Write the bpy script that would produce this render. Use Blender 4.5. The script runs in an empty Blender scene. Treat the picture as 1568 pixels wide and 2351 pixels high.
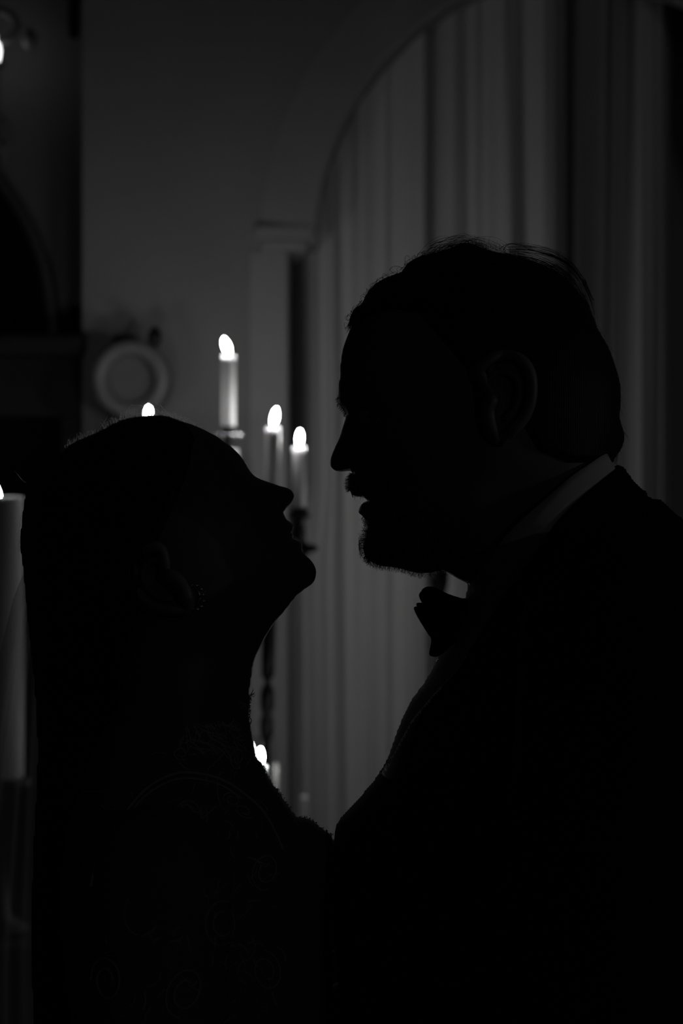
import bpy, bmesh, math, random
import numpy as np
from mathutils import Vector, Matrix
from mathutils.geometry import tessellate_polygon

random.seed(7); rng = np.random.default_rng(7)
sc = bpy.context.scene
COL = sc.collection

# ------------------------------------------------------------------ camera, world, exposure
D = 1.75                      # camera to the plane in which the couple stand (y = 0)
ZC = 1.606                    # camera height
S = 36.0 / 85.0 * D / 2351.0  # metres per photo pixel in that plane
cam_d = bpy.data.cameras.new('camera'); cam = bpy.data.objects.new('camera', cam_d); COL.objects.link(cam)
cam.location = (0, -D, ZC); cam.rotation_euler = (math.pi / 2, 0, 0)
cam_d.sensor_fit = 'VERTICAL'; cam_d.sensor_height = 36.0; cam_d.sensor_width = 24.0; cam_d.lens = 85.0
cam_d.clip_start = 0.05
cam_d.dof.use_dof = True; cam_d.dof.focus_distance = D; cam_d.dof.aperture_fstop = 7.5
sc.camera = cam
sc.view_settings.view_transform = 'Standard'; sc.view_settings.look = 'None'
sc.view_settings.gamma = 1.0; sc.view_settings.exposure = 0.0; sc.view_settings.use_curve_mapping = False
wd = bpy.data.worlds.new('night'); sc.world = wd; wd.use_nodes = True
wd.node_tree.nodes['Background'].inputs[0].default_value = (0, 0, 0, 1)
wd.node_tree.nodes['Background'].inputs[1].default_value = 0.0
FLAME = 125.0                 # radiance of a candle flame
FLAME_FILL = 370.0  # flame radiance in the added sconces, raised to light collar and lace

def P(px, py, y=0.0):
    """photo pixel -> point of the room at depth y"""
    k = S * (y + D) / D
    return Vector(((px - 784.0) * k, y, ZC - (py - 1175.5) * k))

# ------------------------------------------------------------------ materials
def new_mat(name):
    m = bpy.data.materials.new(name); m.use_nodes = True
    return m, m.node_tree.nodes, m.node_tree.links

def principled(name, v, rough=0.6, metal=0.0, noise=None, bump=None, **kw):
    m, n, l = new_mat(name); b = n['Principled BSDF']
    b.inputs['Base Color'].default_value = (v, v, v, 1)
    b.inputs['Roughness'].default_value = rough; b.inputs['Metallic'].default_value = metal
    b.inputs['Subsurface Radius'].default_value = (1, 1, 1)
    for k, val in kw.items():
        b.inputs[k.replace('_', ' ')].default_value = val
    tc = n.new('ShaderNodeTexCoord')
    if noise:
        sc_, lo, hi = noise
        t = n.new('ShaderNodeTexNoise'); t.inputs['Scale'].default_value = sc_; t.inputs['Detail'].default_value = 5
        r = n.new('ShaderNodeValToRGB')
        r.color_ramp.elements[0].position = 0.3; r.color_ramp.elements[1].position = 0.7
        r.color_ramp.elements[0].color = (v * lo,) * 3 + (1,); r.color_ramp.elements[1].color = (v * hi,) * 3 + (1,)
        l.new(tc.outputs['Object'], t.inputs['Vector']); l.new(t.outputs['Fac'], r.inputs['Fac'])
        l.new(r.outputs['Color'], b.inputs['Base Color'])
    if bump:
        bs, st = bump
        t2 = n.new('ShaderNodeTexNoise'); t2.inputs['Scale'].default_value = bs; t2.inputs['Detail'].default_value = 4
        bp = n.new('ShaderNodeBump'); bp.inputs['Strength'].default_value = st; bp.inputs['Distance'].default_value = 0.002
        l.new(tc.outputs['Object'], t2.inputs['Vector']); l.new(t2.outputs['Fac'], bp.inputs['Height'])
        l.new(bp.outputs['Normal'], b.inputs['Normal'])
    return m

def weave(name, v, scale, rough=0.8, translucent=0.0):
    """cloth: fine woven relief, optional light passing through"""
    m, n, l = new_mat(name); b = n['Principled BSDF']; out = n['Material Output']
    b.inputs['Base Color'].default_value = (v, v, v, 1); b.inputs['Roughness'].default_value = rough
    b.inputs['Specular IOR Level'].default_value = 0.15
    tc = n.new('ShaderNodeTexCoord'); w = n.new('ShaderNodeTexWave'); w.inputs['Scale'].default_value = scale
    w.inputs['Distortion'].default_value = 0.6
    bp = n.new('ShaderNodeBump'); bp.inputs['Strength'].default_value = 0.25; bp.inputs['Distance'].default_value = 0.0006
    l.new(tc.outputs['Object'], w.inputs['Vector']); l.new(w.outputs['Fac'], bp.inputs['Height'])
    l.new(bp.outputs['Normal'], b.inputs['Normal'])
    if translucent:
        t = n.new('ShaderNodeBsdfTranslucent'); t.inputs['Color'].default_value = (v, v, v, 1)
        mx = n.new('ShaderNodeMixShader'); mx.inputs[0].default_value = translucent
        l.new(b.outputs[0], mx.inputs[1]); l.new(t.outputs[0], mx.inputs[2]); l.new(mx.outputs[0], out.inputs['Surface'])
    return m

def emitter(name, strength):
    m, n, l = new_mat(name); n.remove(n['Principled BSDF'])
    e = n.new('ShaderNodeEmission'); e.inputs[1].default_value = strength
    l.new(e.outputs[0], n['Material Output'].inputs['Surface'])
    return m

def sheer(name, v, opacity, translucent=0.5):
    m, n, l = new_mat(name); n.remove(n['Principled BSDF']); out = n['Material Output']
    d = n.new('ShaderNodeBsdfDiffuse'); d.inputs[0].default_value = (v, v, v, 1)
    t = n.new('ShaderNodeBsdfTranslucent'); t.inputs[0].default_value = (v, v, v, 1)
    a = n.new('ShaderNodeMixShader'); a.inputs[0].default_value = translucent
    tr = n.new('ShaderNodeBsdfTransparent'); f = n.new('ShaderNodeMixShader'); f.inputs[0].default_value = opacity
    l.new(d.outputs[0], a.inputs[1]); l.new(t.outputs[0], a.inputs[2])
    l.new(tr.outputs[0], f.inputs[1]); l.new(a.outputs[0], f.inputs[2]); l.new(f.outputs[0], out.inputs['Surface'])
    return m

def clear_glass(name, reflect=0.12):
    m, n, l = new_mat(name); n.remove(n['Principled BSDF']); out = n['Material Output']
    tr = n.new('ShaderNodeBsdfTransparent'); tr.inputs[0].default_value = (.93, .93, .93, 1)
    g = n.new('ShaderNodeBsdfGlossy'); g.inputs['Roughness'].default_value = 0.06
    lw = n.new('ShaderNodeLayerWeight'); lw.inputs[0].default_value = 0.5
    pw = n.new('ShaderNodeMath'); pw.operation = 'POWER'; pw.inputs[1].default_value = 4.0
    mt = n.new('ShaderNodeMath'); mt.operation = 'MULTIPLY_ADD'; mt.inputs[1].default_value = .7; mt.inputs[2].default_value = reflect * 0.3
    f = n.new('ShaderNodeMixShader')
    l.new(lw.outputs['Facing'], pw.inputs[0]); l.new(pw.outputs[0], mt.inputs[0]); l.new(mt.outputs[0], f.inputs[0])
    l.new(tr.outputs[0], f.inputs[1]); l.new(g.outputs[0], f.inputs[2]); l.new(f.outputs[0], out.inputs['Surface'])
    return m

def fine_hair(name):
    """thin fibres: dark, but passing light onwards when lit from behind"""
    m, n, l = new_mat(name); n.remove(n['Principled BSDF']); out = n['Material Output']
    d = n.new('ShaderNodeBsdfDiffuse'); d.inputs[0].default_value = (.05, .05, .05, 1)
    r = n.new('ShaderNodeBsdfRefraction'); r.inputs['Color'].default_value = (.75, .75, .75, 1); r.inputs['Roughness'].default_value = .5; r.inputs['IOR'].default_value = 1.1
    f = n.new('ShaderNodeMixShader'); f.inputs[0].default_value = .8
    l.new(d.outputs[0], f.inputs[1]); l.new(r.outputs[0], f.inputs[2]); l.new(f.outputs[0], out.inputs['Surface'])
    return m

M = dict(
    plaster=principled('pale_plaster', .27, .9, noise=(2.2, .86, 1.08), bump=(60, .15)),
    plaster_shaded=principled('shaded_plaster', .14, .9, noise=(2.0, .85, 1.1), bump=(60, .15)),  # darker copy of the plaster; shade of the recess is in its colour
    trim=principled('painted_moulding', .32, .6, noise=(3, .93, 1.05)),
    floor=principled('dark_boards', .06, .45, noise=(5, .7, 1.3), bump=(25, .2)),
    ceiling=principled('ceiling_plaster', .15, .9, noise=(2, .9, 1.1)),
    curtain=weave('heavy_drape', .72, 260, .9, .18),
    window_dark=principled('night_lining', .5, .9),
    window_wood=principled('window_wood', .05, .5),
    mirror=principled('dark_mirror', .004, .25),  # near-black base colour stands for the dark room it would reflect
    stone=principled('dark_stone', .016, .8, noise=(9, .6, 1.4), bump=(40, .4)),
    soot=principled('soot', .004, 1.0),
    dark_wood=principled('dark_wood', .02, .4, noise=(12, .6, 1.3)),
    pale_rim=principled('pale_gilt_rim', .125, .5, noise=(20, .9, 1.1)),
    clock_face=principled('grey_face', .10, .6, noise=(10, .9, 1.1)),
    iron=principled('dark_iron', .012, .45, .6, bump=(90, .2)),
    silver=principled('polished_silver', .8, .12, 1.0),
    wax=principled('white_wax', .52, .5, Subsurface_Weight=1.0, Subsurface_Scale=.010, bump=(50, .1)),
    pillar_wax=principled('pillar_wax', .5, .5, Subsurface_Weight=1.0, Subsurface_Scale=.005, bump=(50, .1)),
    wick=principled('burnt_wick', .01, .9),
    flame=emitter('candle_flame', FLAME),
    flame_fill=emitter('candle_flame_fill', FLAME_FILL),
    bulb=emitter('sconce_bulb', 3.5),
    glass=clear_glass('clear_glass'),
    crystal=clear_glass('crystal', .5),
    skin=principled('skin', .19, .5, noise=(40, .94, 1.05), bump=(180, .08), Subsurface_Weight=.08, Subsurface_Scale=.006),
    eye=principled('eye_white', .22, .3),
    hair=weave('dark_hair', .012, 190, .5),
    strand=fine_hair('loose_hair'),
    jacket=weave('black_wool', .006, 700, .9),
    satin=weave('black_satin', .006, 600, .6),
    shirt=weave('white_cotton', .72, 900, .85, .12),
    shoe=principled('black_leather', .008, .25),
    lace=weave('ivory_lace_ground', .22, 500, .9),
    lace_cord=weave('ivory_lace_cord', .75, 900, .85, .2),
    veil=sheer('tulle', .75, .42),
    jewel=principled('polished_bead', .8, .18, 1.0),
)

# ------------------------------------------------------------------ mesh helpers
def link(name, me, mat, parent=None, smooth=True):
    o = bpy.data.objects.new(name, me); COL.objects.link(o)
    if mat is not None:
        me.materials.append(M[mat] if isinstance(mat, str) else mat)
    if smooth and len(me.polygons):
        me.polygons.foreach_set('use_smooth', [True] * len(me.polygons))
    if parent is not None:
        o.parent = parent
        o.matrix_parent_inverse = Matrix.Translation(-parent.location) if parent.type == 'EMPTY' and parent.parent is None else parent.matrix_parent_inverse.copy()
        if parent.type != 'EMPTY':
            # sub-part: the part carries its root's offset already
            o.matrix_parent_inverse = Matrix.Identity(4)
    return o

def tag(o, label, cat, group=None):
    o['label'] = label; o['category'] = cat
    if group: o['group'] = group
    return o

def thing(name, label, cat, loc, group=None):
    o = bpy.data.objects.new(name, None); COL.objects.link(o); o.location = loc; o.empty_display_size = .1
    return tag(o, label, cat, group)

def struct(o):
    o['kind'] = 'structure'; return o

class MB:
    """collects shapes in world coordinates, then builds one mesh object"""
    def __init__(s): s.v = []; s.f = []; s.fm = []; s.mi = 0
    def add(s, v, f):
        b = len(s.v); s.v += [tuple(p) for p in v]; s.f += [tuple(b + i for i in q) for q in f]; s.fm += [s.mi] * len(f)
        return s
    def box(s, x0, x1, y0, y1, z0, z1, bev=0.0):
        if bev <= 0:
            v = [(x, y, z) for x in (x0, x1) for y in (y0, y1) for z in (z0, z1)]
            return s.add(v, [(0, 1, 3, 2), (4, 6, 7, 5), (0, 4, 5, 1), (2, 3, 7, 6), (0, 2, 6, 4), (1, 5, 7, 3)])
        bm = bmesh.new(); bmesh.ops.create_cube(bm, size=1)
        for q in bm.verts:
            q.co = ((x0 + x1) / 2 + q.co.x * (x1 - x0), (y0 + y1) / 2 + q.co.y * (y1 - y0), (z0 + z1) / 2 + q.co.z * (z1 - z0))
        bmesh.ops.bevel(bm, geom=bm.edges[:], offset=bev, segments=2, affect='EDGES', profile=.5)
        bm.verts.ensure_lookup_table(); bm.verts.index_update()
        s.add([q.co[:] for q in bm.verts], [[q.index for q in f.verts] for f in bm.faces]); bm.free(); return s
    def lathe(s, prof, c, n=24, lean=(0, 0)):
        v = []; f = []; z0 = prof[0][1]
        for r, z in prof:
            for i in range(n):
                a = 2 * math.pi * i / n
                v.append((c[0] + r * math.cos(a) + lean[0] * (z - z0), c[1] + r * math.sin(a) + lean[1] * (z - z0), c[2] + z))
        m = len(prof)
        for j in range(m - 1):
            for i in range(n):
                k = (i + 1) % n
                f.append((j * n + i, j * n + k, (j + 1) * n + k, (j + 1) * n + i))
        f.append(tuple(reversed(range(n)))); f.append(tuple((m - 1) * n + i for i in range(n)))
        return s.add(v, f)
    def tube(s, pts, rad, n=8, flat=None, cap=True):
        """swept tube; rad is a number or a list; flat=(axis, factor) squashes the section"""
        pts = [Vector(p) for p in pts]; m = len(pts)
        if not hasattr(rad, '__len__'): rad = [rad] * m
        rad = list(rad)
        if cap and n > 3:   # rounded ends
            t0 = (pts[0] - pts[1]).normalized(); t1 = (pts[-1] - pts[-2]).normalized()
            a = [(pts[0] + t0 * rad[0] * q, rad[0] * math.sqrt(max(1 - q * q, .01))) for q in (.99, .8, .45)]
            b = [(pts[-1] + t1 * rad[-1] * q, rad[-1] * math.sqrt(max(1 - q * q, .01))) for q in (.45, .8, .99)]
            pts = [p for p, _ in a] + pts + [p for p, _ in b]; rad = [r for _, r in a] + rad + [r for _, r in b]; m = len(pts)
        v = []; f = []; up = None
        for j, p in enumerate(pts):
            t = (pts[min(j + 1, m - 1)] - pts[max(j - 1, 0)])
            t = t.normalized() if t.length > 1e-9 else Vector((0, 0, 1))
            if up is None:
                up = Vector((0, 1, 0)) if abs(t.y) < .9 else Vector((1, 0, 0))
            u = (up - t * up.dot(t)); u = u.normalized() if u.length > 1e-6 else t.orthogonal().normalized()
            w = t.cross(u); up = u
            for i in range(n):
                a = 2 * math.pi * i / n
                d = (u * math.cos(a) + w * math.sin(a)) * rad[j]
                if flat is not None:
                    ax = Vector(flat[0]); d = d - ax * d.dot(ax) * (1 - flat[1])
                v.append(p + d)
        for j in range(m - 1):
            for i in range(n):
                k = (i + 1) % n
                f.append((j * n + i, j * n + k, (j + 1) * n + k, (j + 1) * n + i))
        f.append(tuple(reversed(range(n)))); f.append(tuple((m - 1) * n + i for i in range(n)))
        return s.add(v, f)
    def ball(s, c, r, seg=12, rings=8):
        rx, ry, rz = r if hasattr(r, '__len__') else (r, r, r)
        v = []; f = []
        for j in range(1, rings):
            t = math.pi * j / rings
            for i in range(seg):
                a = 2 * math.pi * i / seg
                v.append((c[0] + rx * math.sin(t) * math.cos(a), c[1] + ry * math.sin(t) * math.sin(a), c[2] + rz * math.cos(t)))
        for j in range(rings - 2):
            for i in range(seg):
                k = (i + 1) % seg
                f.append((j * seg + i, (j + 1) * seg + i, (j + 1) * seg + k, j * seg + k))
        t = len(v); v += [(c[0], c[1], c[2] + rz), (c[0], c[1], c[2] - rz)]
        for i in range(seg):
            k = (i + 1) % seg
            f.append((t, i, k)); f.append((t + 1, (rings - 2) * seg + k, (rings - 2) * seg + i))
        return s.add(v, f)
    def build(s, name, mat, parent=None, smooth=True, origin=None):
        me = bpy.data.meshes.new(name)
        o0 = Vector(origin) if origin is not None else Vector((0, 0, 0))
        me.from_pydata([tuple(Vector(p) - o0) for p in s.v] if origin is not None else s.v, [], s.f); me.update()
        mats = mat if isinstance(mat, (list, tuple)) else [mat]
        o = link(name, me, mats[0], parent, smooth)
        for q in mats[1:]: me.materials.append(M[q])
        if len(mats) > 1: me.polygons.foreach_set('material_index', s.fm)
        if origin is not None: o.location = o0
        bm = bmesh.new(); bm.from_mesh(me); bmesh.ops.recalc_face_normals(bm, faces=bm.faces); bm.to_mesh(me); bm.free()
        return o

def smooth_path(pts, k=4, closed=False):
    """Catmull-Rom through the points"""
    p = np.array(pts, float); n = len(p); out = []
    for i in range(n if closed else n - 1):
        a, b, c, d = (p[(i - 1) % n], p[i % n], p[(i + 1) % n], p[(i + 2) % n]) if closed else (p[max(i - 1, 0)], p[i], p[i + 1], p[min(i + 2, n - 1)])
        for j in range(k):
            t = j / k
            out.append(.5 * (2 * b + (c - a) * t + (2 * a - 5 * b + 4 * c - d) * t * t + (3 * b - a - 3 * c + d) * t ** 3))
    if not closed: out.append(p[-1])
    return np.array(out)

# ------------------------------------------------------------------ the room
YW = 2.41            # front face of the pale back wall
YL = 2.53            # face of the recessed part left of the corner
XL, XR, YB, ZT = -2.4, 2.3, -3.2, 3.1
XC = P(190, 0, YW).x

def wall_with_hole(name, outer, hole, y, depth, mat):
    """flat wall in an x-z plane with one opening and the depth of its reveal"""
    v3o = [Vector((x, z, 0)) for x, z in outer]; v3h = [Vector((x, z, 0)) for x, z in hole]
    tri = tessellate_polygon([v3o, v3h]); pts = outer + hole
    mb = MB(); mb.add([(x, y, z) for x, z in pts], tri)
    n = len(hole)
    mb.add([(x, y, z) for x, z in hole] + [(x, y + depth, z) for x, z in hole], [(i, (i + 1) % n, n + (i + 1) % n, n + i) for i in range(n)])
    return struct(mb.build(name, mat, smooth=False))

ac = P(1378, 560, YW); AR = 650 * S * (YW + D) / D           # curtain arch: centre and radius
xj0 = P(662, 0, YW).x; xj1 = 2 * ac.x - xj0
hole = [(xj0, 0.002), (xj0, ac.z)]
hole += [(ac.x - AR * math.cos(math.pi * i / 64), ac.z + AR * math.sin(math.pi * i / 64)) for i in range(65)]
hole += [(xj1, ac.z), (xj1, 0.002)]
wall_with_hole('wall_back', [(XC, 0), (XC, ZT), (XR, ZT), (XR, 0)], hole, YW, .24, 'plaster')
mb = MB(); mb.box(XL, XC, YL, YL + .1, 0, ZT); struct(mb.build('wall_recess', 'plaster_shaded', smooth=False))
mb = MB(); mb.box(XC - .001, XC + .06, YW + .001, YL, 0, ZT); struct(mb.build('wall_return', 'plaster', smooth=False))
mb = MB(); mb.box(XL - .1, XL, YB, YL + .1, 0, ZT); struct(mb.build('wall_left', 'plaster_shaded', smooth=False))
mb = MB(); mb.box(XR, XR + .1, YB, YL + .1, 0, ZT); struct(mb.build('wall_right', 'plaster_shaded', smooth=False))
mb = MB(); mb.box(XL, XR, YB - .1, YB, 0, ZT); struct(mb.build('wall_front', 'plaster_shaded', smooth=False))
mb = MB(); mb.box(XL - .1, XR + .1, YB - .1, YL + .6, -.1, 0); struct(mb.build('floor', 'floor', smooth=False))
mb = MB(); mb.box(XL - .1, XR + .1, YB - .1, YL + .6, ZT, ZT + .1); struct(mb.build('ceiling', 'ceiling', smooth=False))
# dark window behind the drapes
mb = MB(); mb.box(xj0 - .1, xj1 + .1, YW + .52, YW + .55, 0, ZT); w1 = struct(mb.build('window_1', 'window_dark', smooth=False))
for i in range(4):
    x = xj0 + (xj1 - xj0) * (i + .5) / 4
    m2 = MB(); m2.box(x - .02, x + .02, YW + .48, YW + .53, 0.0, ZT - .05, .004); m2.build('glazing_bar', 'window_wood', w1)
# raised mouldings of the arch
def arch_band(r0, r1, y0, y1, a0, a1, n=72):
    v = []; f = []
    prof = [(r0, y1), (r0, y0 + .006), (r0 + (r1 - r0) * .06, y0), (r0 + (r1 - r0) * .5, y0 + .003), (r0 + (r1 - r0) * .9, y0 + .010), (r1, y1)]
    k = len(prof)
    for i in range(n + 1):
        a = a0 + (a1 - a0) * i / n
        for r, y in prof: v.append((ac.x - r * math.cos(a), y, ac.z + r * math.sin(a)))
    for i in range(n):
        for j in range(k - 1): f.append((i * k + j, i * k + j + 1, (i + 1) * k + j + 1, (i + 1) * k + j))
    return v, f
mb = MB(); mb.add(*arch_band(AR - .001, AR + .115, YW - .009, YW + .003, 0.03, math.pi - .03)); struct(mb.build('trim_1', 'trim', smooth=False))
mb = MB()
zi = ac.z + .012; s5 = S * (YW + D) / D
mb.box(P(585, 0, YW).x, P(716, 0, YW).x, YW - .012, YW + .2, zi - .004, zi + .020, .004)
mb.box(P(598, 0, YW).x, P(704, 0, YW).x, YW - .009, YW + .2, zi - .024, zi - .004, .004)
struct(mb.build('trim_2', 'trim', smooth=False))
mb = MB(); mb.box(P(572, 0, YW).x, xj0 - .002, YW - .004, YW + .01, 0, zi - .024, .002); struct(mb.build('trim_3', 'trim', smooth=False))
mb = MB(); mb.box(XC, P(572, 0, YW).x, YW - .015, YW + .005, 0, .14, .004); struct(mb.build('baseboard_back', 'trim', smooth=False))

# ------------------------------------------------------------------ drapes
def drape(name, x0, x1, y, keys, label, lean=0.0, sw=0.0, ramp=0.0):
    """keys: (photo x, depth in m, +away); a hanging cloth from arch to floor"""
    kx = np.array([k[0] for k in keys], float); kd = np.array([k[1] for k in keys], float)
    xs = np.linspace(x0, x1, 330); zs = np.linspace(0.012, 2.86, 46)
    def f(x):      # smooth interpolation with soft folds
        i = np.clip(np.searchsorted(kx, x) - 1, 0, len(kx) - 2); t = np.clip((x - kx[i]) / (kx[i + 1] - kx[i]), 0, 1)
        t = t * t * (3 - 2 * t); return kd[i] * (1 - t) + kd[i + 1] * t
    ks = S * (y + D) / D; v = []; fc = []
    for j, z in enumerate(zs):
        h = (z - 1.6)
        sh = lean * h * 60 + 5 * np.sin(z * 2.3 + xs * .011)
        d = f(xs + sh) * (1.0 - .10 * h) + .004 * np.sin(xs * .045 + z * 1.7) + .0045 * np.sin(xs * .105 - z * .7 + 1.5 * np.sin(xs * .017)) + .002 * np.sin(xs * .21 + z * .5) + ramp * (xs - x0) / (x1 - x0)
        sm = np.clip((1.66 - z) / .16, 0, 1); sm = sm * sm * (3 - 2 * sm)
        xe = xs - sw * sm * np.clip(1 - (xs - x0) / 90, 0, 1)
        for x, q in zip(xe, d): v.append(((x - 784) * ks, y + q, z))
    n = len(xs)
    for j in range(len(zs) - 1):
        for i in range(n - 1): fc.append((j * n + i, j * n + i + 1, (j + 1) * n + i + 1, (j + 1) * n + i))
    mb = MB(); mb.add(v, fc)
    o = mb.build(name, 'curtain')
    so = o.modifiers.new('cloth', 'SOLIDIFY'); so.thickness = .003; so.offset = 1
    tag(o, label, 'curtain', 'drapes in the arch')
    return o
drape('curtain', 696, 1300, YW + .11,
      [(690, .075), (702, .05), (722, .030), (742, .012), (768, .0), (792, .030), (806, .028), (850, .002), (868, .012), (905, .016), (955, -.004), (978, .0), (992, .046), (1003, .038),
       (1030, .012), (1052, -.004), (1080, .018), (1104, .010), (1130, .016), (1168, -.006), (1192, .016), (1204, .028), (1220, .014), (1262, .004), (1286, .012), (1300, .04)],
      'wide pleated pale drape hanging in the arch behind both heads', .16, 46)
drape('curtain', 1274, 1568, YW + .18,
      [(1274, .05), (1290, .03), (1332, -.012), (1352, .0), (1378, .028), (1398, .012), (1404, .036), (1416, .01), (1436, .03), (1458, .036), (1478, -.006), (1512, -.012), (1545, .012), (1568, .06)],
      'narrow pleated drape beside the dark gap at the arch, behind the jacket collar', -.14, 0, .13)

# ------------------------------------------------------------------ background furniture
def ring_xz(mb, c, r_out, r_in, y0, y1, n=48):
    v = []; f = []
    prof = [(r_in, y1), (r_in, y0 + .008), (r_in + (r_out - r_in) * .25, y0), (r_in + (r_out - r_in) * .75, y0 - .004), (r_out, y0 + .012), (r_out, y1)]; k = len(prof)
    for i in range(n):
        a = 2 * math.pi * i / n
        for r, y in prof: v.append((c.x + r * math.cos(a), y, c.z + r * math.sin(a)))
    for i in range(n):
        for j in range(k): f.append((i * k + j, i * k + (j + 1) % k, ((i + 1) % n) * k + (j + 1) % k, ((i + 1) % n) * k + j))
    return mb.add(v, f)

# tall dark cabinet with the round ornament
YO = 2.30
so = S * (YO + D) / D
cz = P(0, 1003, YO).z; cx0 = P(207, 0, YO).x; cx1 = P(470, 0, YO).x
cab = thing('cabinet', 'tall dark cabinet against the back wall, hidden mostly by the woman\'s head', 'cabinet', ((cx0 + cx1) / 2, YO, 0))
mb = MB(); mb.box(cx0, cx1, YO - .09, YO + .10, .06, cz - .03, .005); mb.build('body', 'dark_wood', cab, False)
mb = MB(); mb.box(cx0 - .01, cx1 + .01, YO - .11, YO + .11, cz - .03, cz, .006); mb.build('top', 'dark_wood', cab, False)
mb = MB(); mb.box(cx0 + .01, cx1 - .01, YO - .08, YO + .10, 0, .06); mb.build('plinth', 'dark_wood', cab, False)
for a in (0, 1):
    xa = cx0 + .008 + a * (cx1 - cx0) / 2; xb = xa + (cx1 - cx0) / 2 - .016
    mb = MB(); mb.box(xa, xb, YO - .105, YO - .09, .08, cz - .045, .004); dr = mb.build('door', 'dark_wood', cab, False)
    mb = MB(); mb.ball(((xb - .015) if a == 0 else (xa + .015), YO - .112, 1.05), .01); mb.build('knob', 'iron', dr)
oc = P(302, 872, YO)
orn = thing('round_ornament', 'round pale-rimmed ornament with dark knobs on top of the tall cabinet', 'ornament', (oc.x, YO, cz))
mb = MB(); ring_xz(mb, oc, 92 * so, 52 * so, YO - .03, YO + .03); mb.build('rim', 'pale_rim', orn)
mb = MB(); mb.tube([(oc.x, YO - .005, oc.z), (oc.x, YO + .02, oc.z)], 54 * so, 40, cap=False); mb.build('face', 'clock_face', orn, False)
zb = oc.z - 88 * so
mb = MB(); mb.lathe([(.055, 0), (.055, .012), (.03, .02), (.025, max(zb - cz, .03))], (oc.x, YO, cz), 24); mb.build('foot', 'dark_wood', orn)
k1 = P(355, 775, YO); mb = MB(); mb.ball(k1, (16 * so, 16 * so, 26 * so)); mb.tube([k1, (k1.x - .012, YO, oc.z + 74 * so)], .006); mb.build('knob', 'iron', orn)
k2 = P(286, 776, YO); mb = MB(); mb.ball(k2, (30 * so, 12 * so, 9 * so)); mb.tube([k2, (k2.x, YO, oc.z + 80 * so)], .005); mb.build('crest', 'iron', orn)

# fireplace and arched mirror in the recess
mc = P(-393, 750, YL); mr = 523 * S * (YL + D) / D
def arch_poly(r, z0, n=48):
    return [(mc.x + r, z0)] + [(mc.x + r * math.cos(math.pi * i / n), mc.z + r * math.sin(math.pi * i / n)) for i in range(n + 1)] + [(mc.x - r, z0)]
zs0 = P(0, 772, YL - .12).z + .013
mir = thing('arched_mirror', 'large dark arched mirror above the stone fireplace', 'mirror', (mc.x, YL - .03, zs0))
mb = MB(); pl = arch_poly(mr, zs0); n = len(pl)
mb.add([(x, YL - .03, z) for x, z in pl] + [(x, YL, z) for x, z in pl], [tuple(range(n))] + [(i, (i + 1) % n, n + (i + 1) % n, n + i) for i in range(n)]); mb.build('mirror_glass', 'mirror', mir, False)
mb = MB(); mb.tube([(x, YL - .03, z) for x, z in arch_poly(mr - .006, zs0)], .012, 8); mb.build('frame', 'window_wood', mir)
fz1 = P(0, 772, YL - .12).z; fz0 = P(0, 958, YL - .1).z; fx = P(143, 0, YL - .1).x - mc.x
fp = thing('fireplace', 'tall dark stone fireplace below the arched mirror', 'fireplace', (mc.x, YL - .1, 0))
mb = MB(); mb.box(mc.x - fx - .042, mc.x + fx + .042, YL - .16, YL - .002, fz1 - .035, fz1, .006); mb.build('mantel_shelf', 'stone', fp, False)
mb = MB(); mb.box(mc.x - fx - .032, mc.x + fx + .032, YL - .12, YL - .002, fz0, fz1 - .035, .004); mb.build('lintel', 'stone', fp, False)
for sgn in (-1, 1):
    xa, xb = sorted((mc.x + sgn * fx, mc.x + sgn * (fx + .032)))
    mb = MB(); mb.box(xa, xb, YL - .12, YL - .002, 0, fz0, .004); mb.build('jamb', 'stone', fp, False)
mb = MB(); mb.box(mc.x - fx, mc.x + fx, YL - .012, YL - .003, 0, fz0); mb.build('firebox', 'soot', fp, False)

# dark bell pull high on the recess wall
bp0 = P(170, 88, YL - .03); kk = S * (YL - .03 + D) / D
bell = thing('bell_pull', 'narrow dark fabric bell pull hanging high beside the wall sconce', 'bell pull', (bp0.x, bp0.y, bp0.z))
mb = MB(); mb.box(bp0.x - 13 * kk, bp0.x + 13 * kk, YL - .03, YL - .022, bp0.z + .02, ZT - .02, .002); mb.build('sash', 'jacket', bell, False)
mb = MB(); mb.lathe([(.003, .024), (13 * kk, .018), (12 * kk, .004), (.002, 0)], (bp0.x, YL - .026, bp0.z), 12); mb.build('tassel', 'jacket', bell)

# wall sconce at the top left
sy = YL - .14; q = S * (sy + D) / D
sb = P(-16, 108, sy)
scn = thing('wall_sconce', 'lit wall sconce with scrolled arm beside the bell pull', 'sconce', (sb.x, YL, sb.z - .06))
mb = MB(); mb.lathe([(.001, .055), (.010, .04), (.013, .02), (.010, 0), (.006, -.004)], (sb.x, sy, sb.z - .028), 16); mb.build('bulb', 'bulb', scn)
mb = MB(); mb.lathe([(.012, -.09), (.012, 0), (.022, .004), (.022, .008)], (sb.x, sy, sb.z - .036), 16); mb.build('candle_tube', 'pale_rim', scn)
c0 = P(-2, 60, sy)
mb = MB(); mb.tube([(c0.x + 40 * q * math.cos(a), sy, c0.z + 34 * q * math.sin(a)) for a in np.linspace(-2.4, 3.0, 30)], 10 * q, 8); mb.build('scroll', 'pale_rim', scn)
mb = MB(); mb.tube([(sb.x, sy, sb.z - .126), (sb.x, sy + .05, sb.z - .17), (sb.x, YL - .012, sb.z - .14)], .008, 8); mb.build('arm', 'plaster_shaded', scn)
mb = MB(); mb.lathe([(.001, -.04), (.012, -.03), (.016, 0), (.012, .03), (.001, .04)], (sb.x, YL - .012, sb.z - .14), 16); mb.build('backplate', 'plaster_shaded', scn)
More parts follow.
